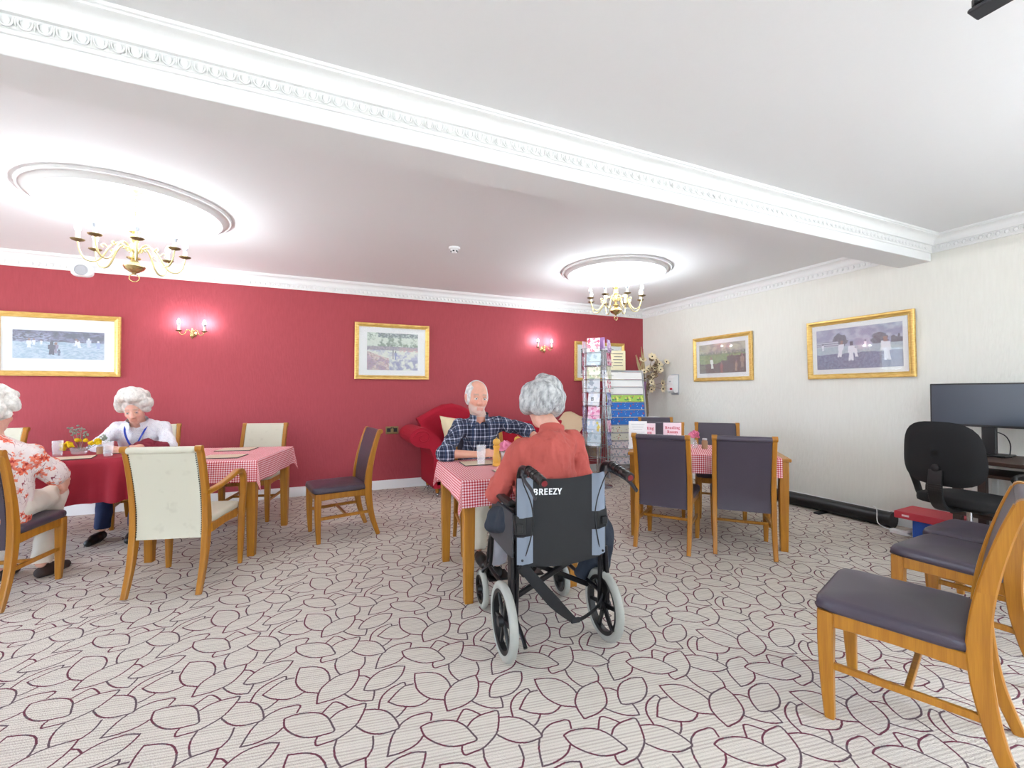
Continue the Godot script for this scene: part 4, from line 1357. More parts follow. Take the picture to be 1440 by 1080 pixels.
func build_wheelchair():
	var P0 = Vector3(1.108, 0, -1.94)
	var t = thing("wheelchair", "black attendant wheelchair with grey tyres, a woman in salmon seated in it", "wheelchair", P0, -5.5)
	mat("ring_red", Color(.45, .07, .10), .4)
	var mb: MB
	wheel_parts(t, Vector3(-.288, .178, 0), .178, .040, "rear_wheel", 6)
	wheel_parts(t, Vector3(.252, .178, 0), .178, .040, "rear_wheel", 6)
	wheel_parts(t, Vector3(-.262, .108, -.52), .108, .034, "front_wheel", 5)
	wheel_parts(t, Vector3(.250, .108, -.52), .108, .034, "front_wheel", 5)
	for s in [-1.0, 1.0]:
		mb = MB.new()
		mb.tube(spline([Vector3(.228 * s, .17, .0), Vector3(.226 * s, .45, .012), Vector3(.224 * s, .70, .02), Vector3(.224 * s, .84, .03), Vector3(.222 * s, .905, .055), Vector3(.220 * s, .918, .11), Vector3(.220 * s, .905, .17)], 4), .0125, 10)
		part(mb, "back_post", M.frame_metal, t)
		mb = MB.new()
		var g = spline([Vector3(.216 * s, .916, .135), Vector3(.212 * s, .905, .22), Vector3(.208 * s, .888, .315)], 3)
		mb.tube(g, [.0205, .019, .0215, .019, .0215, .0215, .022], 12)
		for i in 6: mb.tube([g[i].lerp(g[min(i + 1, 6)], .3), g[i].lerp(g[min(i + 1, 6)], .6)], .0228, 12)
		var gr = part(mb, "push_handle", M.grip, t)
		mb = MB.new()
		mb.tube([Vector3(.208 * s, .8875, .3155), Vector3(.208 * s, .8868, .3185)], .013, 14)
		part(mb, "grip_end_ring", M.ring_red, gr)
		mb = MB.new()
		mb.box(Vector3(.226 * s, .895, .115), Vector3(.030, .034, .035), .006)
		mb.tube(spline([Vector3(.232 * s, .885, .115), Vector3(.244 * s, .872, .18), Vector3(.246 * s, .855, .25), Vector3(.246 * s, .825, .31)], 3), .0065, 7, 1.6)
		part(mb, "brake_lever", M.charcoal, gr)
		mb = MB.new()
		mb.tube(spline([Vector3(.232 * s, .886, .10), Vector3(.215 * s, .84, .075), Vector3(.175 * s, .74, .075), Vector3(.165 * s, .64, .07), Vector3(.19 * s, .52, .06), Vector3(.24 * s, .36, .02), Vector3(.26 * s, .25, -.04)], 5), .0032, 6)
		part(mb, "brake_cable", M.black, t)
		# side frame
		mb = MB.new()
		mb.tube([Vector3(.228 * s, .47, .01), Vector3(.228 * s, .47, -.43)], .011, 8)
		mb.tube([Vector3(.228 * s, .25, .0), Vector3(.228 * s, .25, -.50)], .011, 8)
		mb.tube(spline([Vector3(.236 * s, .70, .015), Vector3(.238 * s, .705, -.25), Vector3(.236 * s, .69, -.34), Vector3(.232 * s, .60, -.38), Vector3(.228 * s, .30, -.45), Vector3(.228 * s, .25, -.50)], 4), .011, 8)
		mb.tube([Vector3(.262 * s, .108, -.52), Vector3(.262 * s, .225, -.50), Vector3(.228 * s, .25, -.49)], .010, 8)
		mb.tube([Vector3(.228 * s, .178, 0), Vector3((.275 if s > 0 else .31) * s, .178, 0)], .010, 8)
		mb.bar([Vector3(.252 * s, .48, .0), Vector3(.256 * s, .30, .015), Vector3(.262 * s, .16, .0)], .020, .055, Vector3.BACK, .004)
		mb.tube([Vector3(.24 * s, .22, -.02), Vector3(.225 * s, .13, .10), Vector3(.225 * s, .105, .13)], .010, 8)
		part(mb, "side_frame", M.frame_metal, t)
		mb = MB.new()
		mb.box(Vector3(.240 * s, .722, -.17), Vector3(.048, .028, .30), .010)
		part(mb, "arm_pad", M.black, t)
		mb = MB.new()
		mb.prism(PackedVector2Array([Vector2(.02, .47), Vector2(.02, .69), Vector2(-.30, .69), Vector2(-.36, .60), Vector2(-.40, .47)]), -.004, .004, Basis(Vector3(0, 0, 1), Vector3.UP, Vector3(-1, 0, 0)), Vector3(.250 * s, 0, 0))
		part(mb, "side_guard", M.charcoal, t)
		# folding lock and grey covers on the backrest edge
		mb = MB.new()
		mb.box(Vector3(.218 * s, .635, .03), Vector3(.060, .095, .034), .006)
		mb.box(Vector3(.228 * s, .625, .052), Vector3(.034, .040, .012), .004)
		part(mb, "folding_lock", M.black, t)
		for q in [[.675, .865], [.455, .585]]:
			mb = MB.new()
			mb.grid(func(u, v): return Vector3(s * lerp(.158, .236, u), lerp(q[0], q[1], v) + (.004 * s if u > .5 else 0.0), .050 + .012 * sin(u * PI) - .008 * u), 6, 2, Vector2.ONE, s < 0)
			var gv = part(mb, "edge_cover", M.grey_vinyl, t)
			if q[0] > .6: continue
			mb = MB.new()
			mb.xf = Transform3D(Basis(Vector3(1, 0, 0), Vector3(0, 0, 1), Vector3(0, -1, 0)), Vector3(.215 * s, .475, .056))
			mb.lathe([Vector2(.006, 0), Vector2(.006, .004), Vector2(0, .005)], 8)
			part(mb, "rivet", M.black, gv)
		# footrest
		mb = MB.new()
		mb.tube(spline([Vector3(.228 * s, .45, -.44), Vector3(.215 * s, .40, -.52), Vector3(.19 * s, .22, -.66), Vector3(.185 * s, .10, -.70)], 4), .010, 8)
		mb.box(Vector3(.11 * s, .09, -.72), Vector3(.15, .014, .15), .005)
		part(mb, "footrest", M.black, t)
	# sling back and seat
	mb = MB.new()
	for off in [0.0, .006]:
		mb.grid(func(u, v):
			var x = lerp(-.226, .226, u)
			var sag = sin(u * PI)
			return Vector3(x, lerp(.448 - .022 * sag, .868 - .020 * sag, v), .040 + .012 * sag + off - .004), 16, 8, Vector2.ONE, off == 0.0)
	var bk = part(mb, "backrest", M.black_nylon, t)
	var tm = TextMesh.new()
	var sf = SystemFont.new()
	sf.font_names = PackedStringArray(["Droid Sans"])
	sf.font_weight = 700
	tm.font = sf
	tm.text = "BREEZY"
	tm.font_size = 32
	tm.pixel_size = .00132
	tm.depth = .002
	var lo = MeshInstance3D.new()
	lo.mesh = tm
	lo.material_override = M.paper
	lo.name = "lettering"
	bk.add_child(lo)
	lo.position = Vector3(-.085, .790, .0555)
	lo.rotation_degrees = Vector3(0, -4, -1.5)
	mb = MB.new()
	mb.grid(func(u, v): return Vector3(lerp(-.225, .225, u), .478 - .02 * sin(u * PI), lerp(.02, -.42, v)), 8, 4)
	mb.grid(func(u, v): return Vector3(lerp(-.225, .225, u), .470 - .02 * sin(u * PI), lerp(.02, -.42, v)), 8, 4, Vector2.ONE, true)
	part(mb, "seat", M.black_nylon, t)
	for s in [-1.0, 1.0]:
		mb = MB.new()
		mb.bar([Vector3(-.222, .445 if s > 0 else .235, -.10 - .02 * s), Vector3(.222, .235 if s > 0 else .445, -.10 - .02 * s)], .020, .026, Vector3.UP, .004)
		part(mb, "cross_brace", M.frame_metal, t)
	mb = MB.new()
	mb.bar(spline([Vector3(-.215, .45, .04), Vector3(-.15, .37, .065), Vector3(-.06, .265, .08), Vector3(.02, .185, .075), Vector3(.06, .158, .07), Vector3(.12, .165, .06), Vector3(.19, .195, .045), Vector3(.235, .24, .02)], 4), .004, lerps([.050, .055, .060, .040, .028, .030, .034, .034], 29), Vector3(.5, .8, .2), .001)
	mb.box(Vector3(.055, .160, .072), Vector3(.05, .026, .012), .004)
	part(mb, "lap_strap", M.black_nylon, t)

# ---------------------------------------------------------------- people
func blob(bones: Array, cell: float, k: float, mb: MB, colf = null, nz = null, amp = 0.0, stretch = Vector3.ONE):
	var lo = Vector3(1e9, 1e9, 1e9); var hi = -lo
	for b in bones:
		if b[0] == "c":
			var r = max(b[3], b[4]) + 4.0 * cell + 1.5 / k
			for p in [b[1], b[2]]:
				lo = Vector3(min(lo.x, p.x - r), min(lo.y, p.y - r), min(lo.z, p.z - r))
				hi = Vector3(max(hi.x, p.x + r), max(hi.y, p.y + r), max(hi.z, p.z + r))
		elif b[0] == "e":
			var r = max(b[2].x, max(b[2].y, b[2].z)) + 4.0 * cell + 1.5 / k
			lo = Vector3(min(lo.x, b[1].x - r), min(lo.y, b[1].y - r), min(lo.z, b[1].z - r))
			hi = Vector3(max(hi.x, b[1].x + r), max(hi.y, b[1].y + r), max(hi.z, b[1].z + r))
	var f = Field.new(lo, hi, cell, k)
	for b in bones:
		if b[0] == "c": f.cap(b[1], b[2], b[3], b[4], b[5] if b.size() > 5 else 1.0, b[6] if b.size() > 6 else Vector3.UP, b[7] if b.size() > 7 else 0)
		elif b[0] == "e": f.ell(b[1], b[2], b[3] if b.size() > 3 else Basis.IDENTITY)
	if nz != null: f.noise(nz, amp, stretch)
	for b in bones:
		if b[0] == "x": f.ell(b[1], b[2], b[3] if b.size() > 3 else Basis.IDENTITY, true)
	f.into(mb, colf)

func hand_bones(w: Vector3, d: Vector3, nrm: Vector3, thumb: Vector3, curl: float, sc = 1.0) -> Array:
	# w wrist, d towards the knuckles, nrm out of the back of the hand, thumb side
	d = d.normalized()
	nrm = (nrm - d * nrm.dot(d)).normalized()
	thumb = (thumb - d * thumb.dot(d) - nrm * thumb.dot(nrm)).normalized()
	var out = []
	out.append(["c", w, w + d * .030 * sc, .026 * sc, .030 * sc, .72, nrm])
	for i in 4:
		var off = (-.028 + i * .0187) * sc
		out.append(["c", w + d * .022 * sc + thumb * off * .6, w + d * .080 * sc + thumb * off, .014 * sc, .0115 * sc, .95, nrm])
	var lens = [.060, .074, .080, .072]
	for i in 4:
		var off = (-.030 + i * .0200) * sc
		var p = w + d * .082 * sc + thumb * off
		var dd = (d + thumb * (off * 2.0)).normalized()
		var seg = [.46, .30, .24]
		var rr = [.0095, .0088, .0080, .0068]
		for j in 3:
			var a = curl * ([.55, .9, .6][j]) * (1.0 + .12 * (1.5 - i))
			dd = (dd * cos(a) - nrm * sin(a)).normalized() if j == 0 else dd.rotated(nrm.cross(d).normalized(), -a).normalized() if false else (dd * cos(a) + (dd.cross(nrm.cross(d))).normalized() * sin(a)).normalized() if false else _bend(dd, d, nrm, a)
			var q = p + dd * lens[i] * seg[j] * sc
			out.append(["c", p, q, rr[j] * sc, rr[j + 1] * sc])
			p = q
	var tp = w + d * .025 * sc + thumb * .024 * sc
	var td = (d * .75 + thumb * .75 - nrm * .25).normalized()
	var tq = tp + td * .036 * sc
	out.append(["c", tp, tq, .0145 * sc, .0115 * sc])
	var t2 = (td * .8 + d * .5 - nrm * .35 * curl).normalized()
	out.append(["c", tq, tq + t2 * .032 * sc, .0108 * sc, .0098 * sc])
	out.append(["c", tq + t2 * .032 * sc, tq + t2 * .032 * sc + (t2 - thumb * .3 - nrm * .2 * curl).normalized() * .025 * sc, .0098 * sc, .0075 * sc])
	return out
func _bend(dd: Vector3, d: Vector3, nrm: Vector3, a: float) -> Vector3:
	var ax = nrm.cross(d).normalized()
	var r1 = dd.rotated(ax, a)
	var r2 = dd.rotated(ax, -a)
	return r1 if r1.dot(nrm) < r2.dot(nrm) else r2

func lin(r: float, g: float, b: float) -> Color:
	return Color(r, g, b).srgb_to_linear()

func head_into(mb: MB, c: Vector3, B: Basis, sc: float, skin: Color, neck: Vector3, cell: float, beard = null):
	var L = func(x, y, z): return c + B * (Vector3(x, y, z) * sc)
	var V = func(x, y, z): return Vector3(x, y, z) * sc
	var b = []
	b.append(["e", L.call(0, .035, -.012), V.call(.071, .088, .090), B])
	b.append(["e", L.call(0, -.025, .022), V.call(.060, .082, .064), B])
	b.append(["e", L.call(0, -.078, .036), V.call(.042, .032, .042), B])
	b.append(["c", L.call(0, .010, .082), L.call(0, -.030, .102), .008 * sc, .0135 * sc])
	b.append(["e", L.call(-.012, -.034, .090), V.call(.009, .008, .010), B])
	b.append(["e", L.call(.012, -.034, .090), V.call(.009, .008, .010), B])
	b.append(["c", L.call(-.036, .026, .070), L.call(.036, .026, .070), .010 * sc, .010 * sc])
	b.append(["c", L.call(-.017, -.063, .076), L.call(.017, -.063, .076), .0075 * sc, .0075 * sc])
	b.append(["c", L.call(-.015, -.073, .074), L.call(.015, -.073, .074), .0075 * sc, .0075 * sc])
	b.append(["e", L.call(0, -.096, .062), V.call(.020, .014, .016), B])
	for s in [-1.0, 1.0]:
		b.append(["e", L.call(.036 * s, -.024, .056), V.call(.022, .022, .020), B])
		b.append(["e", L.call(.074 * s, -.004, -.004), V.call(.008, .030, .018), B])
		b.append(["e", L.call(.080 * s, .010, -.010), V.call(.005, .016, .012), B])
	b.append(["c", L.call(0, -.06, -.015), neck, .052 * sc, .056 * sc])
	for s in [-1.0, 1.0]:
		b.append(["x", L.call(.031 * s, .004, .093), V.call(.017, .010, .014), B])
	var inv = B.transposed()
	var nz = noise_of(40.0, 3, 2)
	var colf = func(w):
		var q = inv * (w - c) / sc
		var k = skin
		if q.z > .05 and abs(q.x) < .024 and q.y < -.056 and q.y > -.082: k = skin.lerp(lin(.76, .46, .42), .35)
		if abs(q.x) > .072: k = skin.lerp(lin(.86, .52, .46), .35)
		if q.z > .05 and q.y < -.01 and q.y > -.05 and abs(q.x) > .02: k = k.lerp(lin(.84, .52, .46), .25)
		if abs(q.x) < .016 and q.z > .095: k = k.lerp(lin(.84, .54, .48), .3)
		if q.y > .024 and q.y < .036 and q.z > .06 and abs(q.x) > .012 and abs(q.x) < .048: k = k.lerp(lin(.62, .55, .50), .6)
		if beard != null and q.z > -.02 and q.y > -.13:
			var e = clampf((-.046 + .25 * maxf(0.0, abs(q.x) - .03) * 2.0 - q.y) / .014, 0.0, 1.0)
			if abs(q.x) < .022 and q.y > -.080 and q.y < -.058: e *= .15
			k = k.lerp(beard, .7 * e * (.8 + .3 * nz.get_noise_3dv(w * 3.0)))
		return k * (1.0 + .06 * nz.get_noise_3dv(w))
	blob(b, cell, 190.0 / sc, mb, colf)
	for s in [-1.0, 1.0]:
		mb.col = lin(.90, .88, .86)
		mb.ball(L.call(.031 * s, .003, .0735), .0118 * sc, 12, 8)
		mb.col = lin(.24, .28, .32)
		mb.ball(L.call(.031 * s, .002, .0812), .0056 * sc, 8, 6)
		mb.col = skin * .92
		# upper lid
		mb.tube([L.call(.031 * s - .014, .006, .078), L.call(.031 * s - .005, .0125, .086), L.call(.031 * s + .005, .0125, .086), L.call(.031 * s + .014, .006, .078)], .0036 * sc, 6)
	mb.col = Color(1, 1, 1)

func curly_hair(c: Vector3, B: Basis, sc: float, n: int, rad: float, spread: float, sd: int, low: float, c0: Color, c1: Color, front = .45, top_bare = 0.0) -> MB:
	var rng = RandomNumberGenerator.new()
	rng.seed = sd
	var b = []
	var k = 0
	while k < n:
		var d = Vector3(rng.randfn(), rng.randfn(), rng.randfn()).normalized()
		if d.y < low + (.25 if d.z > 0.0 else 0.0): continue
		if d.z > front and d.y < .62 and abs(d.x) < .88: continue
		if d.z > .1 and d.y < -.02 and abs(d.x) < .75: continue
		k += 1
		var p = Vector3(d.x * .076, .033 + d.y * .094, -.012 + d.z * .094) * (1.0 + spread + (rng.randf_range(-.05, .10) if rad < .03 else rng.randf_range(-.03, .02)))
		b.append(["e", c + B * (p * sc), Vector3(1, 1, 1) * rad * sc * rng.randf_range(.75, 1.25)])
	b.append(["e", c + B * (Vector3(0, .040, -.022) * sc), Vector3(.076, .090, .084) * sc * (1.0 + spread * .6), B])
	b.append(["x", c + B * (Vector3(0, -.035, .085) * sc), Vector3(.060, .105, .075) * sc, B])
	var mb = MB.new()
	var nz = noise_of(28.0, sd, 3)
	var fine = noise_of(150.0, sd + 1, 2)
	blob(b, .0058, 150.0, mb, func(w): return c0.lerp(c1, clampf(.42 + nz.get_noise_3dv(w * Vector3(1, .5, 1)) * .9 + fine.get_noise_3dv(w * Vector3(1, .35, 1)) * .45, 0.0, 1.0)), fine, .003)
	return mb

func shift(mb: MB, o: Vector3) -> MB:
	for i in mb.v.size(): mb.v[i] -= o
	return mb

func collar_into(mb: MB, ctr: Vector3, upv: Vector3, fwd: Vector3, r: float, hgt: float, gap: float):
	# stand-and-fall shirt collar: a band round the neck, open at the front
	upv = upv.normalized()
	var rt = upv.cross(fwd).normalized()
	fwd = rt.cross(upv).normalized()
	for off in [0.0, .004]:
		mb.grid(func(u, v):
			var a = lerp(gap, TAU - gap, u)
			var fr = cos(a)
			var flare = lerp(.018, .0, v) if v < .5 else 0.0
			var rr = r + flare + off + .012 * max(0.0, fr) * (1.0 - v)
			return ctr + (fwd * cos(a) + rt * sin(a)) * rr + upv * (hgt * (v - .35) - .030 * max(0.0, fr) * (1.0 - v)), 28, 4, Vector2.ONE, off == 0.0)

func shoe_into(mb: MB, heel: Vector3, toe: Vector3):
	var d = (toe - heel).normalized()
	blob([["c", heel + Vector3(0, .040, 0), heel + d * .10 + Vector3(0, .042, 0), .036, .036], ["c", heel + d * .06 + Vector3(0, .034, 0), toe + Vector3(0, .028, 0) - d * .03, .037, .030]], .008, 110.0, mb)

func make_person(J: Dictionary):
	# J: joints in world space
	var base = J.base
	var t = thing("person", J.label, "person", base)
	var f = J.fwd.normalized()          # the way the chest faces
	var skin = J.skin
	var a0 = J.get("bulk", 1.0)
	# ---- body: one skin surface
	var body = MB.new()
	body.col = skin
	var bb = [
		["c", J.pelvis, J.belly, .112 * a0, .112 * a0, .8, f], ["c", J.belly, J.chest, .110 * a0, .112 * a0, .8, f],
		["c", J.chest, J.neck, .075, .052], ["c", J.chest + Vector3(0, .03, 0), J.shl, .05, .042], ["c", J.chest + Vector3(0, .03, 0), J.shr, .05, .042],
		["c", J.shl, J.ell, .036, .032], ["c", J.shr, J.elr, .036, .032],
		["c", J.ell, J.wrl, J.get("fore", .036), .0255], ["c", J.elr, J.wrr, J.get("fore", .036), .0255],
		["c", J.hil, J.knl, .062, .044], ["c", J.hir, J.knr, .062, .044], ["c", J.knl, J.anl, .040, .030], ["c", J.knr, J.anr, .040, .030],
		["c", J.neck, J.neck + (J.head - J.neck) * .45, .050, .046]]
	blob(bb, .011, 80.0, body)
	var hs = J.get("hand_scale", 1.0)
	for h in [[J.wrl, J.hdl, J.hnl, J.htl, J.get("curl", .7)], [J.wrr, J.hdr, J.hnr, J.htr, J.get("curlr", J.get("curl", .7))]]:
		var hc = MB.new()
		blob(hand_bones(h[0], h[1], h[2], h[3], h[4], hs), .0042, 260.0, hc, func(w): return skin)
		body.v.append_array(hc.v); body.n.append_array(hc.n); body.u.append_array(hc.u); body.c.append_array(hc.c)
	head_into(body, J.head, J.hb, J.get("hsc", 1.0), skin, J.neck, J.get("hcell", .0045), J.get("beard"))
	part(shift(body, base), "body", M.skin, t)
	# ---- shirt
	var sm = MB.new()
	var r1 = J.get("sleeve_r", .050)
	var sb = [
		["c", J.pelvis - Vector3(0, J.get("hem", 0.0), 0), J.belly, .140 * a0, .142 * a0, J.get("deep", .82), f], ["c", J.belly, J.chest, .138 * a0, .132 * a0, J.get("deep", .82), f],
		["c", J.chest + Vector3(0, .045, 0), J.shl + (J.chest - J.shl) * .12, .082, .062], ["c", J.chest + Vector3(0, .045, 0), J.shr + (J.chest - J.shr) * .12, .082, .062],
		["c", J.chest, J.chest.lerp(J.neck, .75), .10, .062],
		["c", J.shl, J.ell, .062, r1], ["c", J.shr, J.elr, .062, r1]]
	for e in J.get("sleeves", []):
		sb.append(["c", e[0], e[1], e[2], e[3], 1.0, Vector3.UP, 1])
	if J.has("vneck"): sb.append(["x", J.vneck[0], J.vneck[1], J.vneck[2]])
	var nz = noise_of(1.0, J.get("seed", 5), 3)
	blob(sb, .0105, 62.0, sm, null, nz, J.get("fold", .016), Vector3(11, 6, 11))
	var so = part(shift(sm, base), J.get("top_name", "shirt"), J.shirt, t, J.get("top_label", ""))
	if J.has("collar"):
		var cm = MB.new()
		var q = J.collar
		collar_into(cm, q[0], q[1], q[2], q[3], q[4], q[5])
		part(shift(cm, base), "collar", J.shirt, so)
	# ---- trousers and shoes
	var tm = MB.new()
	var tr = J.get("thigh", .082)
	var tb = [["c", J.hil, J.hir, .105, .105], ["c", J.hil, J.knl, tr, .064], ["c", J.hir, J.knr, tr, .064], ["c", J.knl, J.anl, .060, .056, 1.0, Vector3.UP, 1], ["c", J.knr, J.anr, .060, .056, 1.0, Vector3.UP, 1]]
	blob(tb, .0125, 60.0, tm, null, nz, .010, Vector3(9, 7, 9))
	part(shift(tm, base), "trousers", J.trousers, t)
	for h in [[J.anl, J.tol], [J.anr, J.tor]]:
		var q = MB.new()
		shoe_into(q, Vector3(h[0].x, .0 + h[0].y - J.get("ank", .10), h[0].z), Vector3(h[1].x, h[0].y - J.get("ank", .10), h[1].z))
		part(shift(q, base), "shoe", J.get("shoe", M.black), t)
	var ho = part(shift(J.hair, base), "hair", M.hair, t)
	return t

func facing(fwd: Vector3, tilt_side = 0.0) -> Basis:
	var z = fwd.normalized()
	var x = Vector3.UP.cross(z).normalized()
	var y = z.cross(x).normalized()
	return Basis(x, y, z).rotated(z, tilt_side)

func build_people():
	var m = mat("skin", Color(1, 1, 1), 0.55)
	m.vertex_color_use_as_albedo = true
	m.subsurf_scatter_enabled = true
	m.subsurf_scatter_strength = 0.1
	m = mat("hair", Color(1, 1, 1), 0.75)
	m.vertex_color_use_as_albedo = true
	# checked shirt
	m = mat("plaid", Color(1, 1, 1), 0.9)
	m.albedo_texture = img_tex(128, 128, func(x, y):
		var band = func(q):
			q = q % 128
			if q < 8 : return .75
			if q >= 30 and q < 34: return .45
			if q >= 56 and q < 66: return .9
			if q >= 74 and q < 78: return .5
			if q >= 96 and q < 102: return .6
			return 0.0
		var a = band.call(x); var b = band.call(y)
		var w = (a + b) * .5
		var c = Color(.105, .125, .215).lerp(Color(.84, .85, .90), clampf(w * 1.25, 0.0, 1.0))
		if (x % 128 >= 40 and x % 128 < 50) or (y % 128 >= 84 and y % 128 < 92): c = c.lerp(Color(.22, .32, .45), .45)
		return c)
	m.uv1_triplanar = true
	m.uv1_scale = Vector3(7.2, 7.2, 7.2)
	m.uv1_triplanar_sharpness = 8.0
	# salmon shirt
	m = mat("salmon", Color(.67, .30, .265), 0.88)
	m.normal_enabled = true
	m.normal_texture = noise_tex(Color.BLACK, Color.WHITE, 0.02, 33, 256, true, 8.0)
	m.normal_scale = 0.5
	m.uv1_triplanar = true
	m.uv1_scale = Vector3(2.5, 1.5, 2.5)
	# orange floral blouse
	m = mat("floral", Color(1, 1, 1), 0.9)
	var rng = RandomNumberGenerator.new()
	rng.seed = 77
	var fl = []
	for i in 24:
		fl.append([rng.randf() * 256.0, rng.randf() * 256.0, rng.randf_range(14, 30), rng.randf() * TAU, rng.randi() % 5, rng.randf()])
	var fn = noise_of(.05, 12, 2)
	var lf = noise_of(.02, 15, 2)
	m.albedo_texture = img_tex(256, 256, func(x, y):
		var c = Color(.89, .83, .81)
		if abs(lf.get_noise_2d(x * 1.3, y * .8)) < .018: c = Color(.55, .28, .33)
		for q in fl:
			var dx = fposmod(x - q[0] + 128.0, 256.0) - 128.0
			var dy = fposmod(y - q[1] + 128.0, 256.0) - 128.0
			if abs(dx) > 34 or abs(dy) > 34: continue
			var a = atan2(dy, dx)
			var r = q[2] * (.72 + .28 * cos(5.0 * a + q[3])) * (1.0 + .22 * fn.get_noise_2d(x * 2.0, y * 2.0))
			var l = sqrt(dx * dx + dy * dy * 1.6)
			if l < r:
				c = Color(.86, .36, .24).lerp(Color(.92, .56, .46), q[5] * .7)
				if l < r * .42: c = Color(.70, .20, .17)
		return c)
	m.uv1_triplanar = true
	m.uv1_scale = Vector3(2.7, 2.7, 2.7)
	m.uv1_triplanar_sharpness = 8.0
	# white speckled blouse
	m = mat("speckled", Color(1, 1, 1), 0.9)
	var sp = []
	for i in 420: sp.append([rng.randi() % 128, rng.randi() % 128, rng.randi() % 3])
	var spk = {}
	for q in sp:
		for d in [[0, 0], [1, 0], [0, 1]]: spk[Vector2i((q[0] + d[0]) % 128, (q[1] + d[1]) % 128)] = q[2]
	m.albedo_texture = img_tex(128, 128, func(x, y):
		var k = spk.get(Vector2i(x, y), -1)
		if k == 0: return Color(.52, .50, .66)
		if k == 1: return Color(.74, .60, .68)
		if k == 2: return Color(.66, .68, .72)
		return Color(.89, .885, .90))
	m.uv1_triplanar = true
	m.uv1_scale = Vector3(5, 5, 5)
	mat("trouser_white", Color(.87, .84, .79), 0.9)
	mat("trouser_navy", Color(.10, .15, .29), 0.9)
	mat("trouser_grey", Color(.70, .70, .74), 0.9)
	mat("trouser_stone", Color(.80, .77, .70), 0.9)
	mat("navy_coat", Color(.105, .135, .185), 0.85)
	mat("lanyard", Color(.06, .20, .62), 0.6)
	mat("shoe_brown", Color(.24, .19, .18), 0.7)
	var skinA = lin(.86, .655, .575)
	var skinB = lin(.85, .62, .53)
	# ---- man in the checked shirt
	var hc = Vector3(1.188, 1.222, -3.42)
	var hb = facing(Vector3(-.02, -.06, 1.0), -.05)
	var hair = MB.new()
	var nz1 = noise_of(30.0, 9, 2)
	var L = func(x, y, z): return hc + hb * (Vector3(x, y, z) * 1.15)
	blob([["e", L.call(0, .040, -.022), Vector3(.0765, .090, .092) * 1.15, hb], ["e", L.call(-.058, .005, -.015), Vector3(.024, .055, .05) * 1.15, hb], ["e", L.call(.058, .005, -.015), Vector3(.024, .055, .05) * 1.15, hb], ["x", L.call(0, -.01, .088), Vector3(.072, .125, .085) * 1.15, hb], ["x", L.call(0, .115, .05), Vector3(.062, .045, .085) * 1.15, hb]], .005, 170.0, hair, func(w): return lin(.88, .87, .86).lerp(lin(.74, .73, .72), clampf(.5 + nz1.get_noise_3dv(w), 0, 1)), nz1, .003)
	make_person({"label": "balding man in a navy checked shirt leaning on the gingham table", "base": Vector3(1.25, 0, -3.50), "fwd": Vector3(-.1, 0, 1), "skin": skinB,
		"pelvis": Vector3(1.27, .555, -3.62), "belly": Vector3(1.265, .72, -3.585), "chest": Vector3(1.245, .92, -3.53), "neck": Vector3(1.225, 1.065, -3.475), "head": hc, "hb": hb, "hsc": 1.15, "beard": lin(.80, .77, .74),
		"shl": Vector3(1.415, 1.005, -3.52), "shr": Vector3(1.065, .985, -3.51), "ell": Vector3(1.60, .955, -3.34), "elr": Vector3(.885, .800, -3.31), "wrl": Vector3(1.665, .855, -3.12), "wrr": Vector3(1.135, .795, -3.20),
		"hdl": Vector3(-.35, -.45, .8), "hnl": Vector3(.4, .8, .5), "htl": Vector3(-.9, .1, 0), "hdr": Vector3(.95, .1, .25), "hnr": Vector3(-.2, .8, .5), "htr": Vector3(.1, .6, -.7), "curl": .75,
		"hil": Vector3(1.35, .545, -3.57), "hir": Vector3(1.17, .545, -3.57), "knl": Vector3(1.36, .53, -3.15), "knr": Vector3(1.14, .53, -3.15), "anl": Vector3(1.37, .10, -3.17), "anr": Vector3(1.12, .10, -3.17), "tol": Vector3(1.38, 0, -2.97), "tor": Vector3(1.10, 0, -2.97),
		"sleeves": [[Vector3(1.60, .955, -3.34), Vector3(1.622, .925, -3.275), .050, .048], [Vector3(.885, .800, -3.31), Vector3(.965, .797, -3.275), .052, .048]],
		"shirt": M.plaid, "vneck": [Vector3(1.212, .995, -3.385), Vector3(.030, .075, .045), facing(Vector3(-.1, .3, 1))], "collar": [Vector3(1.224, 1.052, -3.472), Vector3(-.05, 1, .25), Vector3(-.1, -.2, 1), .073, .072, .50], "trousers": M.trouser_stone, "hair": hair, "seed": 3, "bulk": 1.0, "hcell": .0042, "fore": .037})
	# ---- woman in the wheelchair, from behind
	hc = Vector3(1.205, 1.182, -2.315)
	hb = facing(Vector3(.10, -.22, -1.0), .04)
	hair = curly_hair(hc, hb, 1.08, 70, .034, .13, 41, -.72, lin(.76, .76, .755), lin(.46, .46, .465), .30)
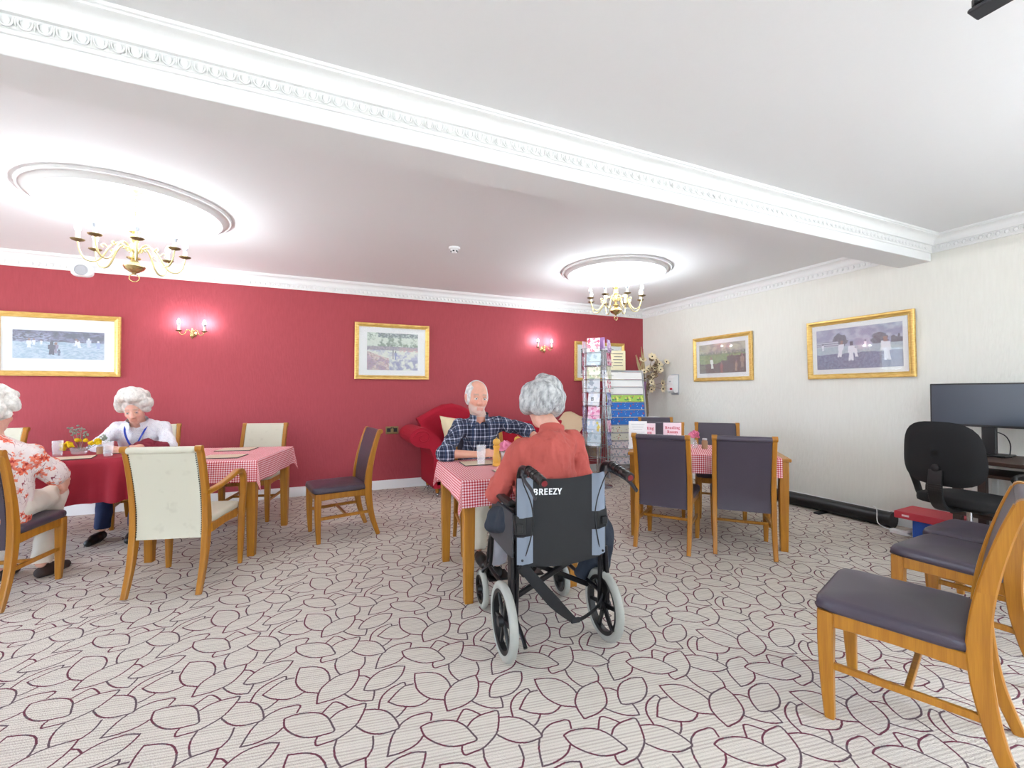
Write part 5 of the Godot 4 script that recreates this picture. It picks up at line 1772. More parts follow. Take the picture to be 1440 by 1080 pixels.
	make_person({"label": "grey-haired woman in a salmon shirt seated in the wheelchair, seen from behind", "base": Vector3(1.13, 0, -2.10), "fwd": Vector3(.08, 0, -1), "skin": skinA,
		"pelvis": Vector3(1.13, .60, -2.105), "belly": Vector3(1.125, .74, -2.10), "chest": Vector3(1.15, .905, -2.13), "neck": Vector3(1.225, 1.055, -2.225), "head": hc, "hb": hb,
		"shl": Vector3(1.00, .955, -2.16), "shr": Vector3(1.335, .985, -2.18), "ell": Vector3(.905, .735, -2.24), "elr": Vector3(1.392, .790, -2.18), "wrl": Vector3(1.03, .80, -2.46), "wrr": Vector3(1.33, .80, -2.42),
		"hdl": Vector3(.35, .02, -1), "hnl": Vector3(0, 1, .1), "htl": Vector3(1, 0, 0), "hdr": Vector3(-.3, .05, -1), "hnr": Vector3(0, 1, .1), "htr": Vector3(-1, 0, 0), "curl": .6,
		"hil": Vector3(1.03, .565, -2.12), "hir": Vector3(1.24, .565, -2.12), "knl": Vector3(1.05, .555, -2.52), "knr": Vector3(1.28, .555, -2.52), "anl": Vector3(1.04, .205, -2.60), "anr": Vector3(1.28, .205, -2.60), "tol": Vector3(1.04, 0, -2.80), "tor": Vector3(1.28, 0, -2.80),
		"sleeves": [[Vector3(.905, .735, -2.24), Vector3(1.0, .785, -2.40), .060, .046], [Vector3(1.392, .790, -2.18), Vector3(1.34, .797, -2.37), .052, .042]],
		"shirt": M.salmon, "collar": [Vector3(1.222, 1.035, -2.218), Vector3(.25, 1, -.45), Vector3(.1, -.3, -1), .068, .060, .35], "trousers": M.trouser_grey, "hair": hair, "seed": 8, "bulk": 1.12, "deep": .80, "fold": .020, "sleeve_r": .060, "ank": .105, "hcell": .006})
	# ---- woman in the white blouse
	hc = Vector3(-1.53, 1.118, -5.06)
	hb = facing(Vector3(.05, -.42, 1.0), .10)
	hair = curly_hair(hc, hb, 1.12, 110, .027, .18, 52, -.62, lin(.90, .88, .85), lin(.72, .70, .67), .42)
	var p = make_person({"label": "white-haired woman in a white speckled blouse with a blue lanyard, head bowed", "base": Vector3(-1.55, 0, -5.35), "fwd": Vector3(.05, 0, 1), "skin": skinA, "hsc": 1.06,
		"pelvis": Vector3(-1.55, .56, -5.40), "belly": Vector3(-1.55, .70, -5.36), "chest": Vector3(-1.545, .87, -5.27), "neck": Vector3(-1.54, .985, -5.17), "head": hc, "hb": hb,
		"shl": Vector3(-1.365, .925, -5.25), "shr": Vector3(-1.715, .93, -5.25), "ell": Vector3(-1.285, .775, -5.12), "elr": Vector3(-1.80, .79, -5.10), "wrl": Vector3(-1.44, .785, -4.98), "wrr": Vector3(-1.66, .785, -4.93),
		"hdl": Vector3(-.6, .02, .6), "hnl": Vector3(0, 1, .1), "htl": Vector3(-.6, 0, -.6), "hdr": Vector3(.6, .02, .6), "hnr": Vector3(0, 1, .1), "htr": Vector3(.6, 0, -.6), "curl": .7,
		"hil": Vector3(-1.45, .545, -5.36), "hir": Vector3(-1.65, .545, -5.36), "knl": Vector3(-1.44, .53, -4.95), "knr": Vector3(-1.68, .53, -4.95), "anl": Vector3(-1.46, .10, -4.88), "anr": Vector3(-1.70, .10, -4.92), "tol": Vector3(-1.45, 0, -4.68), "tor": Vector3(-1.73, 0, -4.72),
		"sleeves": [[Vector3(-1.295, .765, -5.12), Vector3(-1.42, .785, -5.0), .055, .042], [Vector3(-1.80, .79, -5.10), Vector3(-1.68, .785, -4.95), .055, .042]],
		"shirt": M.speckled, "top_name": "blouse", "vneck": [Vector3(-1.538, .93, -5.07), Vector3(.030, .06, .05), facing(Vector3(0, .3, 1))], "collar": [Vector3(-1.538, .985, -5.165), Vector3(0, 1, .5), Vector3(0, -.3, 1), .078, .060, .5], "trousers": M.trouser_navy, "hair": hair, "seed": 12, "bulk": 1.22, "deep": .9})
	var lm = MB.new()
	for s in [-1.0, 1.0]:
		var pts = spline([Vector3(-1.54 + .065 * s, .995, -5.19), Vector3(-1.54 + .078 * s, .955, -5.13), Vector3(-1.54 + .066 * s, .90, -5.085), Vector3(-1.54 + .035 * s, .82, -5.07), Vector3(-1.54 + .006 * s, .76, -5.09)], 4)
		lm.bar(pts, .015, .003, Vector3(0, .3, 1), .0005)
	part(shift(lm, Vector3(-1.55, 0, -5.35)), "lanyard", M.lanyard, p)
	# ---- woman in the floral blouse at the left edge
	hc = Vector3(-1.845, 1.135, -3.80)
	hb = facing(Vector3(.15, -.15, -1.0))
	hair = curly_hair(hc, hb, 1.08, 120, .020, .14, 63, -.55, lin(.93, .91, .88), lin(.76, .74, .71), .35)
	make_person({"label": "woman in an orange floral blouse and white trousers at the left edge", "base": Vector3(-1.83, 0, -3.80), "fwd": Vector3(.12, 0, -1), "skin": skinA,
		"pelvis": Vector3(-1.84, .55, -3.74), "belly": Vector3(-1.84, .68, -3.74), "chest": Vector3(-1.84, .83, -3.75), "neck": Vector3(-1.84, .975, -3.77), "head": hc, "hb": hb,
		"shl": Vector3(-2.03, .885, -3.77), "shr": Vector3(-1.665, .875, -3.78), "ell": Vector3(-2.08, .66, -3.86), "elr": Vector3(-1.610, .735, -3.93), "wrl": Vector3(-1.95, .65, -4.08), "wrr": Vector3(-1.605, .665, -4.07),
		"hdl": Vector3(.7, -.1, -.5), "hnl": Vector3(0, 1, 0), "htl": Vector3(.3, 0, 1), "hdr": Vector3(-.35, -.55, -.6), "hnr": Vector3(.8, .2, -.5), "htr": Vector3(-.4, .7, .2), "curl": .8, "curlr": .75, "hand_scale": 1.05,
		"hil": Vector3(-1.94, .545, -3.76), "hir": Vector3(-1.75, .545, -3.76), "knl": Vector3(-1.96, .545, -4.18), "knr": Vector3(-1.71, .545, -4.19), "anl": Vector3(-1.95, .10, -4.10), "anr": Vector3(-1.73, .10, -4.08), "tol": Vector3(-1.95, 0, -4.31), "tor": Vector3(-1.66, 0, -4.28),
		"sleeves": [[Vector3(-2.08, .66, -3.86), Vector3(-2.06, .66, -3.90), .058, .058], [Vector3(-1.610, .735, -3.93), Vector3(-1.608, .708, -3.985), .062, .060]],
		"shirt": M.floral, "top_name": "blouse", "trousers": M.trouser_white, "hair": hair, "shoe": M.shoe_brown, "seed": 21, "bulk": 1.36, "deep": .98, "hem": .04, "sleeve_r": .066, "thigh": .092, "fore": .043})
	# ---- navy coat hung over the wheelchair
	var ct = thing("coat", "navy padded coat hanging over the right side of the wheelchair", "coat", Vector3(1.36, 0, -2.05))
	var cm = MB.new()
	var cz = noise_of(1.0, 31, 2)
	blob([["c", Vector3(1.385, .70, -2.02), Vector3(1.425, .50, -2.03), .045, .055, 1.0, Vector3.UP], ["c", Vector3(1.425, .50, -2.03), Vector3(1.435, .33, -2.04), .060, .052], ["c", Vector3(1.40, .66, -2.10), Vector3(1.44, .36, -2.16), .05, .05], ["c", Vector3(1.37, .36, -2.06), Vector3(1.33, .28, -2.08), .05, .04]], .010, 70.0, cm, null, cz, .014, Vector3(9, 5, 9))
	part(shift(cm, Vector3(1.36, 0, -2.05)), "sleeve", M.navy_coat, ct)
	cm = MB.new()
	blob([["c", Vector3(.93, .66, -2.02), Vector3(.875, .62, -2.20), .040, .045], ["c", Vector3(.905, .60, -2.02), Vector3(.86, .56, -2.22), .034, .04], ["c", Vector3(.94, .69, -1.98), Vector3(.90, .665, -2.12), .030, .032]], .009, 80.0, cm, null, cz, .010, Vector3(10, 6, 10))
	single(shift(cm, Vector3(.9, 0, -2.1)), "cardigan", M.navy_coat, "dark navy garment bundled at the left armrest of the wheelchair", "garment", Vector3(.9, 0, -2.1))

# ---------------------------------------------------------------- the corner with cards and gift wrap
func text_on(parent, s: String, px: float, m, pos: Vector3, rot = Vector3.ZERO, bold = true, fontname = "Droid Sans", called = "lettering"):
	var tm = TextMesh.new()
	var sf = SystemFont.new()
	sf.font_names = PackedStringArray([fontname])
	sf.font_weight = 700 if bold else 400
	tm.font = sf
	tm.text = s
	tm.font_size = 32
	tm.pixel_size = px
	tm.depth = .0012
	var o = MeshInstance3D.new()
	o.mesh = tm
	o.material_override = m
	o.name = called
	parent.add_child(o, true)
	o.position = pos
	o.rotation_degrees = rot
	return o

func motif_mat(called: String, sd: int, bg: Color, cols: Array, n: int, r0: float, r1: float, size = 64) -> StandardMaterial3D:
	var rng = RandomNumberGenerator.new()
	rng.seed = sd
	var bl = []
	for i in n: bl.append([rng.randf() * size, rng.randf() * size, rng.randf_range(r0, r1), cols[rng.randi() % cols.size()], rng.randf_range(.5, 1.8), rng.randf() * 3.0])
	var m = mat(called, Color(1, 1, 1), .7)
	m.albedo_texture = img_tex(size, size, func(x, y):
		var c = bg
		for q in bl:
			var dx = fposmod(x - q[0] + size * .5, size) - size * .5
			var dy = fposmod(y - q[1] + size * .5, size) - size * .5
			var a = atan2(dy, dx)
			if sqrt(dx * dx * q[4] + dy * dy / q[4]) < q[2] * (.8 + .2 * sin(4.0 * a + q[5])): c = q[3]
		return c)
	return m

func build_corner():
	var mb: MB
	# ---- spinner rack
	var rc = Vector3(3.47, 0, -5.02)
	var vd = Vector3(-.568, 0, .823)
	var lf = Vector3(-.823, 0, -.568)
	var n0 = (vd * cos(.30) + lf * sin(.30)).normalized()
	var yaw = atan2(n0.x, n0.z)
	var t = thing("card_rack", "wire spinner rack full of greeting cards in front of the corner picture", "card rack", rc, rad_to_deg(yaw))
	mb = MB.new()
	mb.lathe([Vector2(.20, 0), Vector2(.20, .012), Vector2(.05, .03), Vector2(.016, .05), Vector2(.016, 1.88), Vector2(0, 1.89)], 24)
	part(mb, "pole", M.chrome, t)
	for s in 4:
		mb = MB.new()
		var B = Basis(Vector3.UP, s * PI / 2)
		for x in [-.125, .125]:
			mb.tube([B * Vector3(x, .36, .145), B * Vector3(x, 1.86, .145)], .0035, 6)
		for r in 9:
			var y = .38 + r * .178
			mb.tube([B * Vector3(0, y, .016), B * Vector3(-.125, y, .145), B * Vector3(-.12, y - .01, .185), B * Vector3(.12, y - .01, .185), B * Vector3(.125, y, .145), B * Vector3(0, y, .016)], .0028, 5)
			mb.tube([B * Vector3(-.125, y + .06, .148), B * Vector3(-.118, y + .05, .192), B * Vector3(.118, y + .05, .192), B * Vector3(.125, y + .06, .148)], .0024, 5)
		part(mb, "wire_column", M.chrome, t)
	# cards: three columns in view, eight rows
	var tones = [["white and pink floral", Color(.95, .92, .92), [Color(.88, .55, .62), Color(.80, .35, .45)]], ["pale blue-grey", Color(.80, .85, .88), [Color(.66, .74, .78), Color(.9, .93, .95)]], ["cream", Color(.93, .91, .85), [Color(.80, .78, .66), Color(.70, .76, .62)]], ["silver-grey", Color(.82, .84, .86), [Color(.6, .65, .7), Color(.75, .78, .60)]], ["white lettered", Color(.93, .93, .94), [Color(.86, .88, .92)]], ["pink", Color(.94, .76, .84), [Color(.97, .92, .95), Color(.86, .48, .66)]], ["pale blue and yellow", Color(.80, .86, .92), [Color(.90, .82, .40), Color(.95, .95, .97)]], ["mauve", Color(.74, .62, .76), [Color(.86, .80, .88), Color(.52, .36, .55)]], ["crimson and pink", Color(.80, .42, .52), [Color(.92, .80, .84), Color(.62, .20, .30)]], ["lilac and indigo", Color(.62, .64, .80), [Color(.34, .36, .58), Color(.9, .9, .95)]]]
	var cm = []
	for i in tones.size(): cm.append(motif_mat("card%d" % i, 100 + i, tones[i][1], tones[i][2], 12, 3.0, 9.0, 48))
	var order = {0: [0, 1, 2, 3, 4, 5, 6, 1], 1: [7, 8, 2, 0, 9, 3, 5, 9], 3: [5, 8, 8, 0, 5, 7, 9, 0]}
	var rowname = ["top", "second", "third", "fourth", "fifth", "sixth", "seventh", "lowest"]
	var colname = {0: "front", 1: "right-hand", 3: "left-hand"}
	var rng = RandomNumberGenerator.new()
	rng.seed = 5
	for s in order:
		for r in 8:
			var k = order[s][r]
			mb = MB.new()
			var w = rng.randf_range(.15, .195); var h = rng.randf_range(.155, .190)
			mb.box(Vector3(0, h * .5, 0), Vector3(w, h, .006))
			mb.quv(Vector3(-w * .5, 0, .0035), Vector3(w * .5, 0, .0035), Vector3(w * .5, h, .0035), Vector3(-w * .5, h, .0035), Vector3(0, 0, 1))
			var ct = single(mb, "greeting_card", cm[k], "%s greeting card, %s row of the rack's %s column" % [tones[k][0], rowname[r], colname[s]], "card", Vector3.ZERO, 0, "greeting cards in the spinner rack")
			var B = Basis(Vector3.UP, yaw + s * PI / 2) * Basis(Vector3.RIGHT, -.10 if s != 3 else .06) * Basis(Vector3.FORWARD, rng.randf_range(-.04, .04))
			ct.transform = Transform3D(B, rc + Basis(Vector3.UP, yaw + s * PI / 2) * Vector3(0, .385 + (7 - r) * .178 + .178, .172))
			if s == 0 and r == 4: text_on(ct, "B", .0022, M.ink_grey, Vector3(-.02, .085, .0045))
	# top cards sticking up
	for q in [[-.05, "white greeting card standing highest on the spinner rack, left", 1], [.07, "lilac greeting card standing highest on the spinner rack, right", 7]]:
		mb = MB.new()
		mb.box(Vector3(0, .08, 0), Vector3(.12, .16, .006))
		var ct = single(mb, "greeting_card", cm[q[2]] if q[2] == 7 else M.paper, q[1], "card", rc + Basis(Vector3.UP, yaw) * Vector3(q[0], 1.845, .08), rad_to_deg(yaw), "greeting cards in the spinner rack")
	# ---- gift wrap stand
	var wc = Vector3(4.31, 0, -5.52)
	var wt = thing("wrap_stand", "grey metal stand holding sheets of gift wrap in the corner", "display stand", wc, -14.0)
	mb = MB.new()
	for s in [-1.0, 1.0]:
		mb.bar([Vector3(.325 * s, 0, .20), Vector3(.325 * s, 1.60, -.06)], .02, .03, Vector3.BACK, .003)
		mb.bar([Vector3(.325 * s, 0, -.20), Vector3(.325 * s, 1.30, -.03)], .02, .02, Vector3.BACK, .003)
		mb.bar([Vector3(.325 * s, .02, -.20), Vector3(.325 * s, .02, .20)], .02, .03, Vector3.UP, .003)
	mb.bar([Vector3(-.325, 1.60, -.06), Vector3(.325, 1.60, -.06)], .03, .025, Vector3.UP, .003)
	part(mb, "frame", M.plastic_grey, wt)
	for r in 12:
		mb = MB.new()
		var y = .20 + r * .115
		mb.box(Vector3(0, y, lerp(.17, -.045, r / 12.0) + .012), Vector3(.64, .010, .034), .001)
		part(mb, "slot", M.plastic_grey, wt)
	var wm = {"white": M.paper, "green": motif_mat("wrap_green", 201, Color(.66, .80, .36), [Color(.25, .50, .28), Color(.86, .35, .25), Color(.92, .90, .55), Color(.20, .45, .40)], 22, 2.5, 6.0), "blue": motif_mat("wrap_blue", 202, Color(.12, .42, .75), [Color(.90, .93, .96), Color(.80, .30, .30), Color(.85, .88, .92)], 15, 2.0, 5.0), "spotted": motif_mat("wrap_spot", 203, Color(.92, .91, .85), [Color(.80, .30, .25), Color(.35, .55, .35), Color(.40, .36, .36), Color(.85, .65, .25)], 20, 1.6, 3.4), "pink": motif_mat("wrap_pink", 204, Color(.93, .88, .89), [Color(.88, .80, .84), Color(.80, .82, .86), Color(.66, .66, .72)], 20, 3.0, 7.0)}
	var rows = ["pink", "pink", "pink", "spotted", "spotted", "blue", "blue", "blue", "green", "white", "white", "white"]
	var wl = ["lowest pale pink gift wrap sheet", "second lowest pale pink gift wrap sheet", "pale pink gift wrap sheet just under the spotted ones", "lower of the two spotted gift wrap sheets", "upper of the two spotted gift wrap sheets", "lowest of the three bright blue gift wrap sheets", "middle one of the three bright blue gift wrap sheets", "topmost of the three bright blue gift wrap sheets", "green patterned gift wrap sheet above the blue ones", "plain white sheet directly above the green gift wrap", "middle one of the three plain white sheets on the stand", "topmost plain white sheet on the gift wrap stand"]
	for r in 12:
		mb = MB.new()
		mb.box(Vector3(0, .052, 0), Vector3(.60, .108, .004))
		mb.quv(Vector3(-.30, -.002, .0026), Vector3(.30, -.002, .0026), Vector3(.30, .106, .0026), Vector3(-.30, .106, .0026), Vector3(0, 0, 1), Vector2(0, 0), Vector2(3, 0), Vector2(3, .62), Vector2(0, .62))
		var o = single(mb, "gift_wrap", wm[rows[r]], wl[r], "gift wrap", Vector3.ZERO, 0, "gift wrap sheets on the stand")
		o.transform = Transform3D(Basis(Vector3.UP, deg_to_rad(-14.0)) * Basis(Vector3.RIGHT, -.16), wc + Basis(Vector3.UP, deg_to_rad(-14.0)) * Vector3(0, .212 + r * .115, lerp(.17, -.045, r / 12.0) + .012))
	# notice on top of the stand
	var nt = thing("notice", "cream notice with lines of print on top of the gift wrap stand", "notice", wc + Vector3(-.10, 1.613, -.02), -14.0)
	mb = MB.new()
	mb.box(Vector3(0, .15, 0), Vector3(.24, .30, .006), .001)
	part(mb, "card", M.paper_cream, nt)
	mb = MB.new()
	for i in 5: mb.box(Vector3(.0, .25 - i * .045, .0035), Vector3(.13 if i % 2 else .16, .010, .001))
	part(mb, "print_lines", M.ink_grey, nt).set_meta("kind", "stuff")
	# purple gift bag hanging at the stand's edge
	mb = MB.new()
	mb.prism(PackedVector2Array([Vector2(-.055, 0), Vector2(.055, 0), Vector2(.065, .24), Vector2(-.065, .24)]), -.03, .03)
	mb.tube(spline([Vector3(-.03, .24, .0), Vector3(-.02, .31, 0), Vector3(.02, .31, 0), Vector3(.03, .24, 0)], 4), .003, 5)
	single(mb, "gift_bag", mat("bag_purple", Color(.52, .36, .50), .6), "small purple gift bag hanging beside the gift wrap stand", "gift bag", Vector3(4.70, 1.20, -5.58), -30.0)
	# ---- white pedestal and dried flowers
	var ped = thing("pedestal", "white pedestal in the room corner carrying the dried flowers", "pedestal", Vector3(4.84, 0, -5.66))
	mb = MB.new()
	mb.box(Vector3(0, .44, 0), Vector3(.22, .84, .22), .006)
	part(mb, "column", M.white, ped)
	mb = MB.new()
	mb.box(Vector3(0, .012, 0), Vector3(.30, .024, .30), .006)
	part(mb, "foot", M.white, ped)
	mb = MB.new()
	mb.box(Vector3(0, .872, 0), Vector3(.32, .024, .32), .006)
	part(mb, "top", M.white, ped)
	var fv = thing("dried_flowers", "dried cream flowers and grasses in a slim brown vase on the pedestal", "dried flowers", Vector3(4.80, .885, -5.62))
	mb = MB.new()
	mb.lathe([Vector2(0, 0), Vector2(.045, 0), Vector2(.055, .06), Vector2(.05, .2), Vector2(.038, .32), Vector2(.048, .36), Vector2(.042, .36), Vector2(.030, .32), Vector2(0, .31)], 16)
	part(mb, "vase", mat("vase_brown", Color(.48, .40, .30), .5), fv)
	var straw = mat("straw", Color(.74, .66, .50), .9)
	var cream_p = mat("petal_cream", Color(.90, .84, .70), .85)
	cream_p.cull_mode = BaseMaterial3D.CULL_DISABLED
	var browny = mat("dried_brown", Color(.56, .48, .38), .9)
	rng.seed = 19
	for i in 40:
		mb = MB.new()
		var grass = i < 9
		var tip = Vector3(rng.randf_range(-.20, -.03), rng.randf_range(.85, 1.12), rng.randf_range(-.06, .06)) if grass else Vector3(rng.randf_range(-.10, .22), rng.randf_range(.42, .98), rng.randf_range(-.02, .26))
		var pts = spline([Vector3(rng.randf_range(-.012, .012), .20, rng.randf_range(-.012, .012)), Vector3(tip.x * .3, .36 + tip.y * .2, tip.z * .3), tip], 5)
		mb.tube(pts, .0035, 5)
		if grass:
			mb.tube([pts[6], pts[8], pts[10]], [.004, .013, .002], 6)
			part(mb, "grass", straw, fv)
			continue
		var st = part(mb, "stem", browny, fv)
		var dd = (tip - pts[8]).normalized() + Vector3(-.4, .1, .9)
		dd = dd.normalized()
		var B = Basis(dd.cross(Vector3.UP).normalized(), dd, dd.cross(Vector3.UP).normalized().cross(dd))
		if i % 3 != 2:
			mb = MB.new()
			var R = rng.randf_range(.05, .075)
			for k in 7:
				var a = TAU * k / 7.0
				var Bp = B * Basis(Vector3.UP, a)
				mb.grid(func(u, v): return tip + Bp * Vector3((u - .5) * R * .95 * sin(PI * clampf(v * .85 + .12, 0, 1)), .018 * v * v + .006 * sin(u * PI), R * v), 3, 4)
			part(mb, "bloom", cream_p, st)
			mb = MB.new()
			mb.ball(tip + dd * .008, .012, 8, 5)
			part(mb, "bloom_centre", M.stud, st)
		else:
			mb = MB.new()
			for k in 9: mb.ball(tip + Vector3(rng.randf_range(-.022, .022), rng.randf_range(-.03, .03), rng.randf_range(-.022, .022)), Vector3(.02, .012, .018), 6, 4)
			part(mb, "seed_head", browny, st)
	# ---- hand sanitiser dispenser
	var hs = thing("sanitiser_dispenser", "white hand sanitiser dispenser with a red mark on the cream wall", "dispenser", Vector3(XR, 1.24, -5.27), -90.0)
	mb = MB.new()
	mb.box(Vector3(0, .155, .008), Vector3(.16, .32, .016), .006)
	part(mb, "back_plate", M.plastic_grey, hs)
	mb = MB.new()
	var pr = PackedVector2Array([Vector2(.016, .03), Vector2(.075, .02), Vector2(.105, .05), Vector2(.115, .16), Vector2(.100, .255), Vector2(.070, .295), Vector2(.016, .30)])
	mb.prism(pr, -.065, .065, Basis(Vector3(0, 0, 1), Vector3.UP, Vector3(-1, 0, 0)))
	part(mb, "cover", M.plastic_white, hs)
	mb = MB.new()
	mb.box(Vector3(.02, .085, .113), Vector3(.05, .028, .006), .002)
	part(mb, "red_mark", M.red_plastic, hs)
	mb = MB.new()
	mb.box(Vector3(0, .200, .113), Vector3(.045, .02, .004), .001)
	part(mb, "window_slot", M.plastic_grey, hs)

# ---------------------------------------------------------------- desk, monitor, office chair, floor clutter
func build_desk():
	var mb: MB
	var t = thing("desk", "dark brown wooden desk against the cream wall under the monitor", "desk", Vector3(4.76, 0, -1.04))
	mb = MB.new()
	mb.box(Vector3(0, .755, 0), Vector3(.62, .028, 1.5), .004)
	part(mb, "desktop", M.desk_wood, t)
	for s in [-1.0, 1.0]:
		mb = MB.new()
		mb.box(Vector3(0, .37, .72 * s), Vector3(.56, .74, .03), .003)
		if s < 0:
			mb = MB.new()
			mb.box(Vector3(.20, .37, .72 * s), Vector3(.05, .74, .05), .003)
			mb.box(Vector3(-.20, .37, .72 * s), Vector3(.05, .74, .05), .003)
			mb.box(Vector3(0, .05, .72 * s), Vector3(.35, .05, .04), .003)
			mb.box(Vector3(0, .70, .72 * s), Vector3(.35, .05, .04), .003)
		part(mb, "side_support", M.desk_wood, t)
	mb = MB.new()
	mb.box(Vector3(-.06, .655, .0), Vector3(.42, .022, 1.36), .003)
	part(mb, "keyboard_tray", M.desk_wood, t)
	mb = MB.new()
	mb.box(Vector3(-.02, .345, .0), Vector3(.46, .030, 1.5), .003)
	part(mb, "shelf", M.desk_wood, t)
	# radiator behind the desk
	var rd = thing("radiator", "white panel radiator on the cream wall behind the desk", "radiator", Vector3(XR - .02, 0, -1.25))
	mb = MB.new()
	mb.box(Vector3(-.03, .44, 0), Vector3(.03, .46, 1.2), .006)
	part(mb, "panel", M.cream_wall, rd)
	for i in 14:
		mb = MB.new()
		mb.box(Vector3(-.048, .44, -.55 + i * .085), Vector3(.012, .42, .045), .005)
		part(mb, "rib", M.cream_wall, rd)
	mb = MB.new()
	for s in [-1.0, 1.0]: mb.tube([Vector3(-.03, 0, .56 * s), Vector3(-.03, .25, .56 * s)], .009, 8)
	part(mb, "pipes", M.white, rd).set_meta("kind", "stuff")
	# monitor
	var mo = thing("monitor", "wide black computer monitor standing on the desk", "monitor", Vector3(4.88, .769, -1.70), -90.0)
	mb = MB.new()
	mb.box(Vector3(.05, .400, .0), Vector3(.80, .352, .028), .004)
	part(mb, "housing", M.black, mo)
	mb = MB.new()
	mb.box(Vector3(.05, .403, .0155), Vector3(.775, .322, .003))
	part(mb, "screen", M.screen, mo)
	mb = MB.new()
	mb.box(Vector3(0, .135, -.035), Vector3(.085, .27, .035), .006)
	part(mb, "neck", M.black, mo)
	mb = MB.new()
	mb.box(Vector3(0, .008, .0), Vector3(.26, .016, .20), .006)
	part(mb, "foot", M.black, mo)
	mb = MB.new()
	mb.tube(spline([Vector3(-.02, .20, -.04), Vector3(.07, .17, -.06), Vector3(.11, .10, -.05), Vector3(.11, .006, -.04), Vector3(.13, .004, .0)], 5), .004, 6)
	part(mb, "cable", M.black, mo)
	mb = MB.new()
	mb.box(Vector3(0, .001, 0), Vector3(.21, .002, .297))
	single(mb, "paper_sheet", M.paper, "white sheet of paper lying on the dark desk", "paper", Vector3(4.62, .770, -1.20), 12.0)
	mb = MB.new()
	mb.tube(spline([Vector3(5.05, .775, -1.42), Vector3(5.06, .95, -1.42), Vector3(5.06, 1.10, -1.43)], 4), .005, 6)
	single(mb, "power_cable", M.black, "black cable running up the cream wall behind the monitor", "cable")
	# ---- office chair, facing the desk
	var o = thing("office_chair", "black fabric office swivel chair with loop arms at the desk", "office chair", Vector3(4.36, 0, -1.62), -98.0)
	mb = MB.new()
	var bs = func(u, v, off):
		var a = u * TAU
		var c = cos(a); var s = sin(a)
		var r = pow(pow(abs(c), 3.2) + pow(abs(s), 3.2), -1.0 / 3.2)
		var w = .245 + .018 * (-s)
		var x = c * r * w * v; var y = s * r * .228 * v
		return Vector3(x, .835 + y, .27 + .05 * (1.0 - pow(abs(x) / .25, 2.0)) + off * (1.0 - pow(v, 6.0)) + .05 * y)
	mb.grid(func(u, v): return bs.call(u, v, .030), 40, 8, Vector2.ONE, false)
	mb.grid(func(u, v): return bs.call(u, v, -.035), 40, 8, Vector2.ONE, true)
	var ob = part(mb, "backrest", M.black_cloth, o)
	mb = MB.new()
	mb.xf = Transform3D(Basis(Vector3(1, 0, 0), Vector3(0, 0, 1), Vector3(0, -1, 0)), Vector3(.0, .735, .342))
	mb.lathe([Vector2(.028, 0), Vector2(.026, .012), Vector2(.014, .018), Vector2(0, .018)], 14)
	part(mb, "adjusting_knob", M.black, ob)
	mb = MB.new()
	mb.bar(spline([Vector3(0, .72, .345), Vector3(0, .60, .355), Vector3(0, .50, .335), Vector3(0, .44, .27), Vector3(0, .43, .10), Vector3(0, .43, .02)], 5), .085, lerps([.016, .02, .026, .028, .022, .02], 26), Vector3.BACK, .004)
	for i in 8: mb.box(Vector3(0, .62 - i * .016, .366 - .0012 * i * i * .3), Vector3(.088, .006, .006))
	part(mb, "back_bracket", M.black, o)
	mb = MB.new()
	cushion(mb, Vector3(0, .455, .0), .50, .48, .065, .012, 4.0)
	part(mb, "seat", M.black_cloth, o)
	mb = MB.new()
	mb.box(Vector3(0, .44, 0), Vector3(.30, .03, .30), .006)
	part(mb, "seat_plate", M.black, o)
	for s in [-1.0, 1.0]:
		mb = MB.new()
		mb.bar(spline([Vector3(.22 * s, .45, .02), Vector3(.285 * s, .47, .03), Vector3(.305 * s, .56, .05), Vector3(.305 * s, .66, .10), Vector3(.30 * s, .70, .12), Vector3(.295 * s, .705, .02), Vector3(.295 * s, .70, -.12), Vector3(.30 * s, .67, -.14), Vector3(.30 * s, .55, -.07), Vector3(.28 * s, .46, -.04), Vector3(.22 * s, .45, -.03)], 4), .045, .022, Vector3(0, .1, 1), .006)
		part(mb, "arm", M.black, o)
	mb = MB.new()
	mb.tube([Vector3(0, .10, 0), Vector3(0, .28, 0), Vector3(0, .281, 0), Vector3(0, .44, 0)], [.03, .03, .018, .018], 12)
	part(mb, "gas_lift", M.chrome, o)
	for i in 5:
		mb = MB.new()
		var a = TAU * i / 5.0 + .3
		var d = Vector3(cos(a), 0, sin(a))
		mb.bar([Vector3(0, .115, 0) + d * .03, Vector3(0, .085, 0) + d * .27], [.05, .03], [.035, .024], Vector3.UP, .005)
		var lg = part(mb, "base_arm", M.black, o)
		mb = MB.new()
		mb.xf = Transform3D(Basis(d, Vector3.UP.cross(d), Vector3.UP).rotated(d, 0.0), Vector3(0, .030, 0) + d * .28)
		mb.lathe([Vector2(0, -.022), Vector2(.024, -.022), Vector2(.030, -.014), Vector2(.030, .014), Vector2(.024, .022), Vector2(0, .022)], 14)
		part(mb, "castor", M.black, lg)
	# ---- boxes under the desk
	mb = MB.new()
	mb.box(Vector3(0, .09, 0), Vector3(.30, .18, .24), .004)
	single(mb, "storage_box", mat("box_blue", Color(.10, .28, .62), .6), "blue box on the floor at the end of the desk", "box", Vector3(4.80, 0, -1.98), 4.0)
	mb = MB.new()
	mb.box(Vector3(0, .03, 0), Vector3(.34, .06, .40), .004)
	var rb = thing("red_box", "flat red box lying on the blue box beside the desk", "box", Vector3(4.80, .181, -2.02), 4.0)
	part(mb, "lid", mat("box_red", Color(.78, .20, .26), .5), rb)
	mb = MB.new()
	mb.box(Vector3(-.1705, .03, -.12), Vector3(.001, .016, .05))
	part(mb, "print", M.paper_pink, rb)
